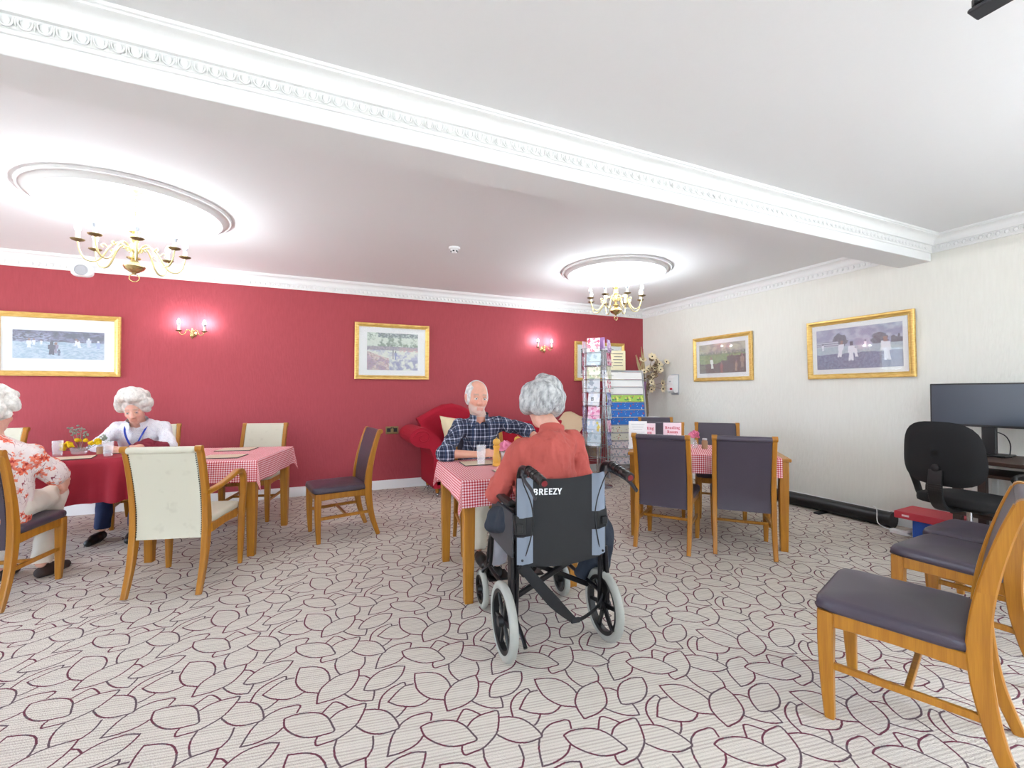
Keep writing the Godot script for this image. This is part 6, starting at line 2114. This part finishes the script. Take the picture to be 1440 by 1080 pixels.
	# ---- projector screen tube along the wall
	var tb = thing("projector_screen", "long black rolled projector screen tube lying along the cream wall", "projector screen", Vector3(4.93, 0, -3.3))
	mb = MB.new()
	mb.tube([Vector3(0, .076, -1.0), Vector3(0, .076, .93)], .070, 24)
	part(mb, "tube", M.charcoal if false else M.black, tb)
	for z in [-1.0, .93]:
		mb = MB.new()
		mb.tube([Vector3(0, .076, z - .012), Vector3(0, .076, z + .012)], .0755, 24)
		part(mb, "end_cap", M.black, tb)
	for z in [-.55, .34]:
		mb = MB.new()
		mb.box(Vector3(-.085, .009, z), Vector3(.16, .018, .06), .004)
		part(mb, "foot", M.black, tb)
	# ---- extension lead
	var el = thing("extension_lead", "white extension lead coiled on the carpet by the black tube", "extension lead", Vector3(4.80, 0, -2.22))
	mb = MB.new()
	mb.box(Vector3(-.02, .02, -.02), Vector3(.06, .036, .14), .006)
	part(mb, "socket_block", M.plastic_white, el)
	mb = MB.new()
	var pts = []
	for i in 30:
		var a = i * .75
		pts.append(Vector3(.06 + cos(a) * (.09 + .002 * i), .006 + .0006 * i, .10 + sin(a) * (.08 + .0015 * i)))
	mb.tube(spline(pts, 2), .0045, 5)
	mb.tube(spline([Vector3(-.02, .02, -.09), Vector3(.0, .05, -.20), Vector3(.06, .16, -.24), Vector3(.125, .17, -.30)], 5), .0045, 5)
	part(mb, "cable", M.plastic_white, el)
	# ---- black bar hung under the ceiling at the top right
	var pj = thing("ceiling_bar", "black bar hung under the ceiling, cut off by the top right edge", "ceiling bar", Vector3(1.877, CEIL, -.664))
	mb = MB.new()
	mb.box(Vector3(0, -.196, .60), Vector3(.052, .040, 1.20), .010)
	part(mb, "housing", M.black, pj)
	mb = MB.new()
	mb.box(Vector3(0, -.223, .60), Vector3(.066, .014, 1.21), .004)
	part(mb, "lower_rail", M.charcoal, pj)
	for z in [.15, 1.05]:
		mb = MB.new()
		mb.tube([Vector3(0, -.18, z), Vector3(0, 0, z)], .009, 10)
		var rod = part(mb, "hanging_rod", M.black, pj)
		mb = MB.new()
		mb.lathe([Vector2(0, -.012), Vector2(.03, -.010), Vector2(.034, 0)], 16, Vector3(0, 0, z))
		part(mb, "rod_cap", M.black, rod)

# ---------------------------------------------------------------- things on the tables
func tumbler(label: String, at: Vector3, r: float, h: float):
	var t = thing("tumbler", label, "glass", at, 0, "drinking glasses on the tables")
	var mb = MB.new()
	mb.lathe([Vector2(0, 0), Vector2(r * .80, 0), Vector2(r * .84, .004), Vector2(r, h), Vector2(r - .0022, h), Vector2(r * .80 - .001, .016), Vector2(0, .014)], 24)
	part(mb, "bowl", M.tumbler, t)
	mb = MB.new()
	mb.lathe([Vector2(0, .0145), Vector2(r * .78, .0165), Vector2(r * .83, .045), Vector2(0, .045)], 20)
	part(mb, "base_water", M.glass, t)
func mill(label: String, at: Vector3, h: float):
	var t = thing("pepper_mill", label, "mill", at, 0, "wooden mills on the middle table")
	var k = h / .215
	var mb = MB.new()
	var pr = []
	for q in [[0, 0], [.027, 0], [.029, .004], [.029, .020], [.026, .024], [.028, .030], [.028, .060], [.025, .075], [.020, .095], [.0195, .120], [.023, .135], [.0255, .142], [.0255, .150], [.019, .154], [0, .154]]: pr.append(Vector2(q[0], q[1] * k))
	mb.lathe(pr, 20)
	part(mb, "body", M.mill_wood, t)
	mb = MB.new()
	pr = []
	for q in [[0, .155], [.019, .155], [.026, .165], [.0275, .180], [.022, .195], [.012, .202], [0, .203]]: pr.append(Vector2(q[0], q[1] * k))
	mb.lathe(pr, 20)
	part(mb, "head", M.mill_wood, t)
	mb = MB.new()
	mb.lathe([Vector2(0, .202 * k), Vector2(.005, .203 * k), Vector2(.007, .209 * k), Vector2(0, .215 * k)], 10)
	part(mb, "knob", M.brass, t)
func jar(label: String, at: Vector3, m, r = .024, h = .075):
	var t = thing("spice_jar", label, "jar", at, 0, "small condiment jars")
	var mb = MB.new()
	mb.lathe([Vector2(0, 0), Vector2(r, 0), Vector2(r, h * .70), Vector2(r * .75, h * .82), Vector2(r * .75, h * .86), Vector2(0, h * .86)], 16)
	part(mb, "body", m, t)
	mb = MB.new()
	mb.lathe([Vector2(r * .8, h * .84), Vector2(r * .82, h * .98), Vector2(r * .7, h), Vector2(0, h)], 16)
	part(mb, "lid", M.plastic_grey, t)
func placemat(label: String, at: Vector3, turn: float, w = .29, d = .215):
	var t = thing("placemat", label, "placemat", at, turn, "cream placemats")
	var mb = MB.new()
	mb.box(Vector3(0, .002, 0), Vector3(w, .004, d), .001)
	part(mb, "border", M.placemat_edge, t)
	mb = MB.new()
	mb.box(Vector3(0, .0045, 0), Vector3(w - .012, .002, d - .012), .0005)
	part(mb, "face", M.placemat, t)
func flower_ball(mb: MB, c: Vector3, r: float, n: int, sd: int):
	# overlapping cupped petals
	var rng = RandomNumberGenerator.new()
	rng.seed = sd
	for i in n:
		var d = Vector3(rng.randfn(), abs(rng.randfn()) * .8 + .05, rng.randfn()).normalized()
		var x = d.cross(Vector3(.3, 1, .2)).normalized()
		var rad = r * rng.randf_range(.55, 1.05)
		var tl = rng.randf_range(.35, .9)
		var ph = rng.randf() * TAU
		var z = x.cross(d)
		mb.grid(func(u, v):
			var q = Vector2(u * 2 - 1, v * 2 - 1)
			var l = max(1.0, q.length())
			q /= l
			var ru = .10 * sin(3.0 * atan2(q.y, q.x) + ph) * q.length_squared()
			return c + d * rad * (.55 + (tl * q.x * .5 + .25 * q.length_squared() + ru)) + (x * q.x + z * q.y) * r * .60, 5, 5)

func build_tableware():
	var T = .7475
	var mb: MB
	mat("mill_wood", Color(.80, .60, .22), .4)
	mat("salt", Color(.80, .76, .68), .5)
	mat("spice", Color(.62, .47, .33), .5)
	var ye = mat("yellow_petal", Color(.93, .80, .10), .8)
	ye.cull_mode = BaseMaterial3D.CULL_DISABLED
	var pk = mat("pink_petal", Color(.93, .58, .70), .8)
	pk.cull_mode = BaseMaterial3D.CULL_DISABLED
	var gn = mat("leaf_green", Color(.30, .38, .24), .8)
	gn.cull_mode = BaseMaterial3D.CULL_DISABLED
	var sg = mat("sage", Color(.56, .60, .54), .8)
	# ---- middle table
	tumbler("tall clear tumbler by the man's hands on the middle table", Vector3(1.075, T, -3.0), .034, .145)
	mill("pale wooden pepper mill standing in front on the middle table", Vector3(1.166, T, -2.93), .205)
	mill("wooden mill half hidden by the salmon-shirted woman", Vector3(1.44, T, -3.17), .185)
	placemat("placemat with cutlery showing beside the salmon sleeve", Vector3(1.21, T, -2.66), -4.0, .30, .20)
	placemat("placemat under the tall tumbler before the man", Vector3(1.10, T, -3.09), -4.0, .28, .20)
	var fp = thing("flower_pot", "white pot with a pink rose on the middle table", "flower pot", Vector3(1.33, T, -3.16))
	mb = MB.new()
	mb.lathe([Vector2(0, 0), Vector2(.030, 0), Vector2(.036, .055), Vector2(.039, .062), Vector2(.036, .064), Vector2(.032, .055), Vector2(0, .05)], 18)
	part(mb, "pot", M.plastic_white, fp)
	mb = MB.new()
	flower_ball(mb, Vector3(0, .100, 0), .052, 17, 4)
	part(mb, "rose", pk, fp)
	mb = MB.new()
	mb.tube([Vector3(0, .05, 0), Vector3(.005, .10, 0)], .004, 5)
	flower_ball(mb, Vector3(.05, .085, .02), .026, 12, 9)
	part(mb, "small_rose", pk, fp)
	mb = MB.new()
	for i in 6:
		var a = i * 1.05
		mb.grid(func(u, v): return Vector3(cos(a) * (.02 + v * .055) - sin(a) * (u - .5) * .03 * sin(PI * v), .062 + .025 * v - .02 * v * v, sin(a) * (.02 + v * .055) + cos(a) * (u - .5) * .03 * sin(PI * v)), 2, 4)
	part(mb, "leaf", gn, fp)
	# fork in the man's hand side and knife on the table
	var fk = thing("fork", "silver fork lying by the mat near the man's hands", "fork", Vector3(1.27, T + .003, -3.12), 30.0)
	mb = MB.new()
	mb.bar([Vector3(-.10, .003, 0), Vector3(.0, .003, 0), Vector3(.04, .004, 0)], [.010, .006, .016], .002, Vector3.UP, .0005)
	part(mb, "handle", M.chrome, fk)
	for i in 4:
		mb = MB.new()
		mb.tube([Vector3(.04, .004, -.007 + i * .0047), Vector3(.085, .006, -.007 + i * .0047)], .0013, 5)
		part(mb, "tine", M.chrome, fk)
	# ---- burgundy table
	tumbler("clear tumbler on the burgundy cloth, left of the yellow flowers", Vector3(-1.965, T, -4.84), .036, .125)
	tumbler("clear tumbler on the burgundy cloth next to the cream armchair", Vector3(-1.585, T, -4.68), .036, .118)
	jar("glass jar of brown spice on the burgundy cloth", Vector3(-1.70, T, -4.86), M.spice)
	placemat("cream placemat in front of the woman in the floral blouse", Vector3(-1.80, T, -4.615), 11.0)
	placemat("cream placemat in front of the white-bloused woman", Vector3(-1.50, T, -4.93), 11.0, .26, .19)
	var fv = thing("flower_dish", "low glass dish of yellow flowers on the burgundy cloth", "flowers", Vector3(-1.86, T, -4.93))
	mb = MB.new()
	mb.lathe([Vector2(0, 0), Vector2(.050, 0), Vector2(.062, .05), Vector2(.059, .05), Vector2(.047, .006), Vector2(0, .006)], 20)
	part(mb, "dish", M.tumbler, fv)
	var rng = RandomNumberGenerator.new()
	rng.seed = 3
	for q in [[-.10, .075, .02], [-.085, .045, .05], [-.06, .09, .03], [.0, .115, .03], [.045, .11, .02], [.095, .085, .04], [.12, .10, .0], [.135, .085, .03], [-.03, .07, .06]]:
		mb = MB.new()
		mb.tube([Vector3(q[0] * .2, .02, 0), Vector3(q[0], q[1], q[2])], .002, 5)
		var st = part(mb, "stem", gn, fv)
		mb = MB.new()
		flower_ball(mb, Vector3(q[0], q[1], q[2]), .024, 12, int(q[0] * 1000) + 200)
		part(mb, "bloom", ye, st)
	for q in [[-.03, .20, -.01], [.01, .23, .0], [-.055, .215, .01], [.15, .16, -.02], [.17, .135, .0], [.03, .17, 0]]:
		mb = MB.new()
		mb.tube([Vector3(0, .02, 0), Vector3(q[0] * .6, q[1] * .6, q[2]), Vector3(q[0], q[1], q[2])], .002, 5)
		for i in 9: mb.ball(Vector3(q[0] + rng.randf_range(-.022, .022), q[1] + rng.randf_range(-.05, .015), q[2] + rng.randf_range(-.02, .02)), Vector3(.010, .007, .009), 6, 4)
		part(mb, "sage_sprig", sg, fv)
	# folded maroon napkin/bag on the table
	mb = MB.new()
	var nz = noise_of(1.0, 6, 2)
	blob([["c", Vector3(-.13, .028, 0), Vector3(-.02, .055, 0), .030, .040], ["c", Vector3(-.02, .055, 0), Vector3(.10, .035, .02), .042, .030], ["c", Vector3(-.05, .03, .03), Vector3(.12, .022, .04), .030, .026]], .007, 90.0, mb, null, nz, .012, Vector3(16, 16, 16))
	single(mb, "napkin", M.maroon, "crumpled maroon napkin in front of the white-bloused woman", "napkin", Vector3(-1.40, T, -5.02), 8.0)
	# ---- left gingham table
	placemat("cream placemat at the near side of the left gingham table", Vector3(-.70, T, -4.24), -13.0)
	placemat("cream placemat at the far side of the left gingham table", Vector3(-.68, T, -4.72), -13.0)
	# ---- right table
	jar("small jar with a grey lid on the right gingham table", Vector3(3.30, T, -3.05), M.spice, .026, .095)
	var bv = thing("bud_vase", "glass bud vase with a pink rose on the right table", "vase", Vector3(3.25, T, -3.12))
	mb = MB.new()
	mb.lathe([Vector2(0, 0), Vector2(.024, 0), Vector2(.028, .03), Vector2(.014, .06), Vector2(.018, .075), Vector2(.015, .075), Vector2(.011, .06), Vector2(0, .055)], 16)
	part(mb, "vase", M.tumbler, bv)
	mb = MB.new()
	flower_ball(mb, Vector3(.0, .115, 0), .046, 16, 14)
	part(mb, "rose", pk, bv)
	mb = MB.new()
	mb.tube([Vector3(0, .02, 0), Vector3(0, .11, 0)], .003, 5)
	part(mb, "stem", gn, bv)
	for q in [[Vector3(3.10, T, -3.25), 34.0, "pink table sign with red lettering beside the pink rose"], [Vector3(2.83, T, -3.30), 30.0, "pink table sign half hidden behind a purple chair top"]]:
		var sn = thing("table_sign", q[2], "sign", q[0], -q[1], "pink table signs")
		mb = MB.new()
		mb.box(Vector3(0, .003, 0), Vector3(.17, .006, .07), .001)
		part(mb, "foot", M.paper, sn)
		mb = MB.new()
		mb.box(Vector3(0, .12, 0), Vector3(.165, .225, .004), .0008)
		part(mb, "card", M.paper_pink, sn)
		text_on(sn, "Reading\nRoom\nLunch", .00105, M.ink_red, Vector3(0, .145, .0028), Vector3.ZERO, true, "Droid Serif")
	var ns = thing("menu_sheet", "white printed sheet standing at the left end of the right table", "sheet", Vector3(2.73, T, -3.30), -34.0)
	mb = MB.new()
	mb.box(Vector3(0, .004, 0), Vector3(.17, .008, .07), .001)
	part(mb, "foot", M.plastic_white, ns)
	mb = MB.new()
	mb.box(Vector3(0, .13, 0), Vector3(.165, .25, .004), .0008)
	part(mb, "sheet", M.paper, ns)
	mb = MB.new()
	for i in 9: mb.box(Vector3(0, .225 - i * .024, .0026), Vector3(.12 - .02 * (i % 3), .0035, .0006))
	part(mb, "print_lines", mat("ink_pale", Color(.70, .70, .73), .9), ns).set_meta("kind", "stuff")

# ---------------------------------------------------------------- pictures, socket, detectors
func picture(label: String, w: float, h: float, pw: float, ph: float, tex, at: Vector3, turn: float, fr = .052):
	var t = thing("framed_picture", label, "picture", at, turn, "gilt framed prints")
	var in_ = Node3D.new()
	var mb: MB
	var tilt = Basis(Vector3.RIGHT, .022)
	for s in 4:
		mb = MB.new()
		var B = Basis(Vector3.BACK, s * PI / 2)
		var L = (w if s % 2 == 0 else h) * .5
		var H = (h if s % 2 == 0 else w) * .5
		# mitred rail: cross-section steps from the outer edge inwards
		var sec = [[0.0, 0.0], [0.0, .026], [.006, .031], [.020, .031], [.030, .026], [.040, .020], [.046, .022], [fr, .018], [fr, 0.0]]
		mb.xf = Transform3D(tilt * B, tilt * Vector3(0, 0, .008))
		for i in sec.size() - 1:
			var a = sec[i]; var b = sec[i + 1]
			var P = [Vector3(-L + a[0], H - a[0], a[1]), Vector3(L - a[0], H - a[0], a[1]), Vector3(L - b[0], H - b[0], b[1]), Vector3(-L + b[0], H - b[0], b[1])]
			var tt = Vector2(-(b[0] - a[0]), b[1] - a[1])
			mb.fquad(P[0], P[1], P[2], P[3], Vector3(0, tt.y, -tt.x) if false else Vector3(0, (b[1] - a[1]), (b[0] - a[0]) + .0001))
		part(mb, "frame_rail", M.gilt, t)
	mb = MB.new()
	mb.xf = Transform3D(tilt, tilt * Vector3(0, 0, .008))
	mb.box(Vector3(0, 0, .006), Vector3(w - .06, h - .06, .006))
	part(mb, "mount", M.mount, t)
	mb = MB.new()
	mb.xf = Transform3D(tilt, tilt * Vector3(0, 0, .008))
	mb.quv(Vector3(-pw * .5, -ph * .5, .0098), Vector3(pw * .5, -ph * .5, .0098), Vector3(pw * .5, ph * .5, .0098), Vector3(-pw * .5, ph * .5, .0098), Vector3(0, 0, 1), Vector2(0, 1), Vector2(1, 1), Vector2(1, 0), Vector2(0, 0))
	mb.quv(Vector3(-pw * .5, -ph * .5, .0092), Vector3(pw * .5, -ph * .5, .0092), Vector3(pw * .5, ph * .5, .0092), Vector3(-pw * .5, ph * .5, .0092), Vector3(0, 0, -1), Vector2(0, 1), Vector2(1, 1), Vector2(1, 0), Vector2(0, 0))
	var m = StandardMaterial3D.new()
	m.albedo_texture = tex
	m.roughness = .8
	part(mb, "print", m, t)
	mb = MB.new()
	mb.xf = Transform3D(tilt, tilt * Vector3(0, 0, .008))
	mb.box(Vector3(0, 0, .0150), Vector3(w - 2 * fr + .012, h - 2 * fr + .012, .002))
	part(mb, "glazing", M.glass, t)
	in_.free()

func figure(c: Color, x: float, y: float, figs: Array, asp = 2.0) -> Color:
	# figs: [x, y(foot), height, colour, lean]
	for f in figs:
		var dx = (x - f[0]) * asp * 1.15; var dy = (f[1] - y) / f[2]
		if dy < 0.0 or dy > 1.1: continue
		var ax = abs(dx - f[4] * dy * f[2]) / f[2]
		var w = .22
		if dy < .45: w = .07 + .14 * dy; ax = abs(abs(dx - f[4] * dy * f[2]) / f[2] - .10 * (1.0 - dy / .45)); 
		elif dy > .85: w = .10
		if ax < w: return f[3] if dy < .86 else f[5]
	return c

func build_wall_things():
	var mb: MB
	var na = noise_of(.02, 91, 3); var nb = noise_of(.07, 92, 3); var nc = noise_of(.2, 93, 2)
	var wht = Color(.90, .90, .93); var drk = Color(.20, .19, .28); var fsk = Color(.55, .38, .34)
	# wide print, left on the red wall
	var t1 = img_tex(320, 130, func(x, y):
		var u = x / 320.0; var v = y / 130.0
		var n = na.get_noise_2d(x, y * 1.6); var f = nb.get_noise_2d(x * .7, y * 2.0)
		var c
		if v < .40 + .03 * n:
			c = Color(.27, .27, .37).lerp(Color(.46, .46, .60), clampf(.45 + n * 1.4 + f, 0, 1))
			if u < .4 and v > .12 and f > .02: c = c.lerp(Color(.66, .70, .82), .6)
		else: c = Color(.60, .70, .78).lerp(Color(.74, .80, .86), clampf(.5 + f * 1.5 + n, 0, 1))
		c = figure(c, u, v, [[.17, .62, .30, wht, 0.0, fsk], [.22, .52, .2, wht, 0.0, fsk], [.30, .5, .16, wht, .0, fsk], [.41, .85, .42, Color(.26, .26, .36), .0, drk], [.44, .80, .36, Color(.55, .50, .60), .1, fsk], [.49, .88, .2, Color(.36, .40, .52), 0, drk], [.66, .52, .18, wht, .5, fsk], [.72, .58, .3, wht, -.3, fsk], [.82, .55, .3, Color(.80, .82, .88), 0, wht], [.93, .60, .26, Color(.60, .66, .82), 0, wht]])
		return c)
	picture("wide gilt-framed cricket print at the left end of the red wall", .985, .64, .71, .285, t1, Vector3(-2.435, 1.757, ZB), 0.0)
	var t2 = img_tex(260, 190, func(x, y):
		var u = x / 260.0; var v = y / 190.0
		var n = na.get_noise_2d(x, y); var f = nb.get_noise_2d(x, y * 1.5); var g = nc.get_noise_2d(x, y)
		var c
		if v < .36:
			c = Color(.82, .86, .80).lerp(Color(.42, .50, .42), clampf(.2 + n * 2.2 + f, 0, 1))
			if v < .12 and u > .2: c = c.lerp(Color(.30, .36, .40), clampf(.6 + f, 0, 1))
		elif v < .46: c = Color(.62, .58, .60).lerp(Color(.45, .42, .50), clampf(.5 + f * 2.0, 0, 1))
		else: c = Color(.86, .87, .82).lerp(Color(.62, .62, .76), clampf(.25 + n * 1.8 + f * .9, 0, 1))
		if v > .72: c = c.lerp(Color(.42, .44, .62), clampf((.4 + n * 2.0), 0, .8))
		if u < .42 and v > .50 + u * .45:
			c = c.lerp(Color(.78, .46, .50), clampf(.35 + g * 2.5, 0, 1)).lerp(Color(.50, .42, .40), clampf(f * 2.0, 0, .7))
		if u > .62 and v > .38 and v < .50: c = c.lerp(Color(.80, .58, .58), clampf(.3 + f * 3.0, 0, .8))
		c = figure(c, u, v, [[.55, .72, .22, Color(.42, .46, .70), 0.0, drk], [.50, .70, .22, Color(.60, .58, .62), 0.0, drk], [.40, .36, .06, drk, 0, drk], [.46, .38, .07, drk, 0, drk]])
		return c)
	picture("gilt-framed garden print in the middle of the red wall", .965, .735, .66, .49, t2, Vector3(.905, 1.812, ZB), 0.0)
	var t3 = img_tex(160, 120, func(x, y):
		var n = na.get_noise_2d(x * 1.5, y * 2.0); var f = nb.get_noise_2d(x, y)
		return Color(.28, .31, .38).lerp(Color(.56, .56, .60), clampf(.4 + n * 1.5 + f, 0, 1)).lerp(Color(.55, .33, .33), clampf(f * 2.0 - .4, 0, .7)))
	picture("gilt-framed dark print behind the card rack", .965, .63, .72, .40, t3, Vector3(4.20, 1.77, ZB), 0.0)
	var t4 = img_tex(260, 150, func(x, y):
		var u = x / 260.0; var v = y / 150.0
		var n = na.get_noise_2d(x, y * 1.5); var f = nb.get_noise_2d(x, y)
		var c = Color(.72, .70, .60).lerp(Color(.56, .56, .52), clampf(.4 + n * 1.5, 0, 1))
		if v > .34: c = Color(.42, .50, .28).lerp(Color(.52, .58, .34), clampf(.5 + f * 1.5, 0, 1))
		if v > .28 and v < .38: c = c.lerp(Color(.40, .42, .34), clampf(.5 + f * 2.0, 0, 1))
		if v > .62 + .16 * sin(u * 6.0) * .4 + .08 * n or (u > .62 and v > .42 + .1 * f): c = Color(.20, .17, .14).lerp(Color(.48, .30, .22), clampf(.3 + nc.get_noise_2d(x, y) * 1.6, 0, 1))
		c = figure(c, u, v, [[.30, .84, .36, Color(.90, .90, .86), -.15, fsk], [.50, 1.0, .34, Color(.55, .26, .20), 0, fsk], [.80, .95, .3, Color(.60, .46, .36), .1, fsk], [.93, .85, .42, Color(.56, .44, .36), .0, fsk]])
		return c)
	picture("gilt-framed green cricket print, smaller looking, farther along the cream wall", .965, .63, .76, .41, t4, Vector3(XR, 1.745, -4.40), -90.0)
	var t5 = img_tex(320, 170, func(x, y):
		var u = x / 320.0; var v = y / 170.0
		var n = na.get_noise_2d(x, y * 1.4); var f = nb.get_noise_2d(x, y)
		var c = Color(.56, .57, .68).lerp(Color(.70, .70, .78), clampf(.45 + n * 1.6, 0, 1))
		if (Vector2((u - .30) * 1.9, v - .30)).length() < .17 + .05 * f or (Vector2((u - .76) * 1.6, v - .34)).length() < .15 + .05 * f or (u > .88 and v > .30 + .1 * f): c = Color(.27, .27, .34).lerp(Color(.38, .38, .44), clampf(.4 + f * 2.0, 0, 1))
		if u < .28 and v > .30 and v < .44: c = Color(.74, .75, .80) if int(v * 60.0) % 3 != 0 else Color(.44, .44, .52)
		if v > .44: c = Color(.62, .68, .74).lerp(Color(.70, .74, .78), clampf(.5 + f, 0, 1))
		if v > .62 + .05 * n: c = Color(.36, .38, .52).lerp(Color(.46, .48, .60), clampf(.5 + f * 1.5, 0, 1))
		c = figure(c, u, v, [[.08, .52, .16, wht, 0, drk], [.29, .70, .36, wht, .2, fsk], [.43, .80, .42, wht, .05, drk], [.50, .72, .25, wht, -.3, fsk], [.60, .5, .16, wht, 0, drk], [.84, .84, .50, wht, -.1, fsk], [.78, .60, .25, wht, .2, drk]])
		return c)
	picture("gilt-framed cricket print above the office chair on the cream wall", .985, .635, .79, .43, t5, Vector3(XR, 1.735, -2.73), -90.0)
	# brass double socket
	var so = thing("power_socket", "brass double power socket low on the red wall", "socket", Vector3(.90, .77, ZB))
	mb = MB.new()
	mb.box(Vector3(0, 0, .005), Vector3(.165, .10, .010), .004)
	part(mb, "plate", M.brass_dull, so)
	for s in [-1.0, 1.0]:
		mb = MB.new()
		mb.box(Vector3(.042 * s, .002, .0105), Vector3(.048, .05, .003), .001)
		var op = part(mb, "outlet", M.black, so)
		mb = MB.new()
		mb.box(Vector3(.012 * s, .030, .0125), Vector3(.012, .020, .006), .002)
		part(mb, "switch", M.black, so)
	# alarm sounder under the cornice
	var al = thing("alarm_sounder", "white alarm sounder with a round grille high on the red wall", "alarm", Vector3(-2.27, 2.545, ZB))
	mb = MB.new()
	mb.xf = Transform3D(Basis.IDENTITY, Vector3(0, 0, 0))
	cushion_plate(mb, .185, .135, .045)
	part(mb, "case", M.plastic_white, al)
	mb = MB.new()
	mb.xf = Transform3D(Basis(Vector3(1, 0, 0), Vector3(0, 0, 1), Vector3(0, -1, 0)), Vector3(0, .0, .043))
	mb.lathe([Vector2(.056, 0), Vector2(.054, .010), Vector2(.046, .014), Vector2(.042, .010), Vector2(.030, .012), Vector2(0, .014)], 24)
	part(mb, "grille", M.plastic_grey, al)
	# smoke detector
	var sd = thing("smoke_detector", "small white smoke detector on the ceiling between the chandeliers", "smoke detector", Vector3(1.2, CEIL, -4.13))
	mb = MB.new()
	mb.lathe([Vector2(0, -.022), Vector2(.052, -.020), Vector2(.056, -.014), Vector2(.056, 0)], 24)
	part(mb, "base", M.plastic_white, sd)
	mb = MB.new()
	mb.lathe([Vector2(0, -.058), Vector2(.022, -.056), Vector2(.030, -.046), Vector2(.038, -.026), Vector2(.040, -.020)], 24)
	var hd = part(mb, "sensor_head", M.plastic_white, sd)
	for i in 6:
		mb = MB.new()
		var a = TAU * i / 6.0
		var d = Vector3(cos(a), 0, sin(a))
		mb.xf = Transform3D(Basis(Vector3.UP, -a), Vector3.ZERO)
		mb.box(Vector3(.0325, -.040, 0), Vector3(.006, .012, .018), .001)
		part(mb, "vent", M.charcoal, hd)

func cushion_plate(mb: MB, w: float, h: float, d: float):
	# rounded plate standing off the wall (faces +z)
	var N = 32
	var S = func(a, inset):
		var c = cos(a); var s = sin(a)
		var r = pow(pow(abs(c), 3.5) + pow(abs(s), 3.5), -1.0 / 3.5)
		return Vector3(c * r * (w * .5 - inset), s * r * (h * .5 - inset), 0)
	var P = []
	for q in [[0.0, 0.0], [.004, d * .7], [.010, d * .92], [.020, d]]:
		var row = []
		for i in N + 1: row.append(S.call(TAU * i / N, q[0]) + Vector3(0, 0, q[1]))
		P.append(row)
	var row = []
	for i in N + 1: row.append(S.call(TAU * i / N, .020) * .0 + Vector3(0, 0, d))
	P.append(row)
	mb.grid(func(u, v): return P[int(round(v * (P.size() - 1)))][int(round(u * N))], N, P.size() - 1)
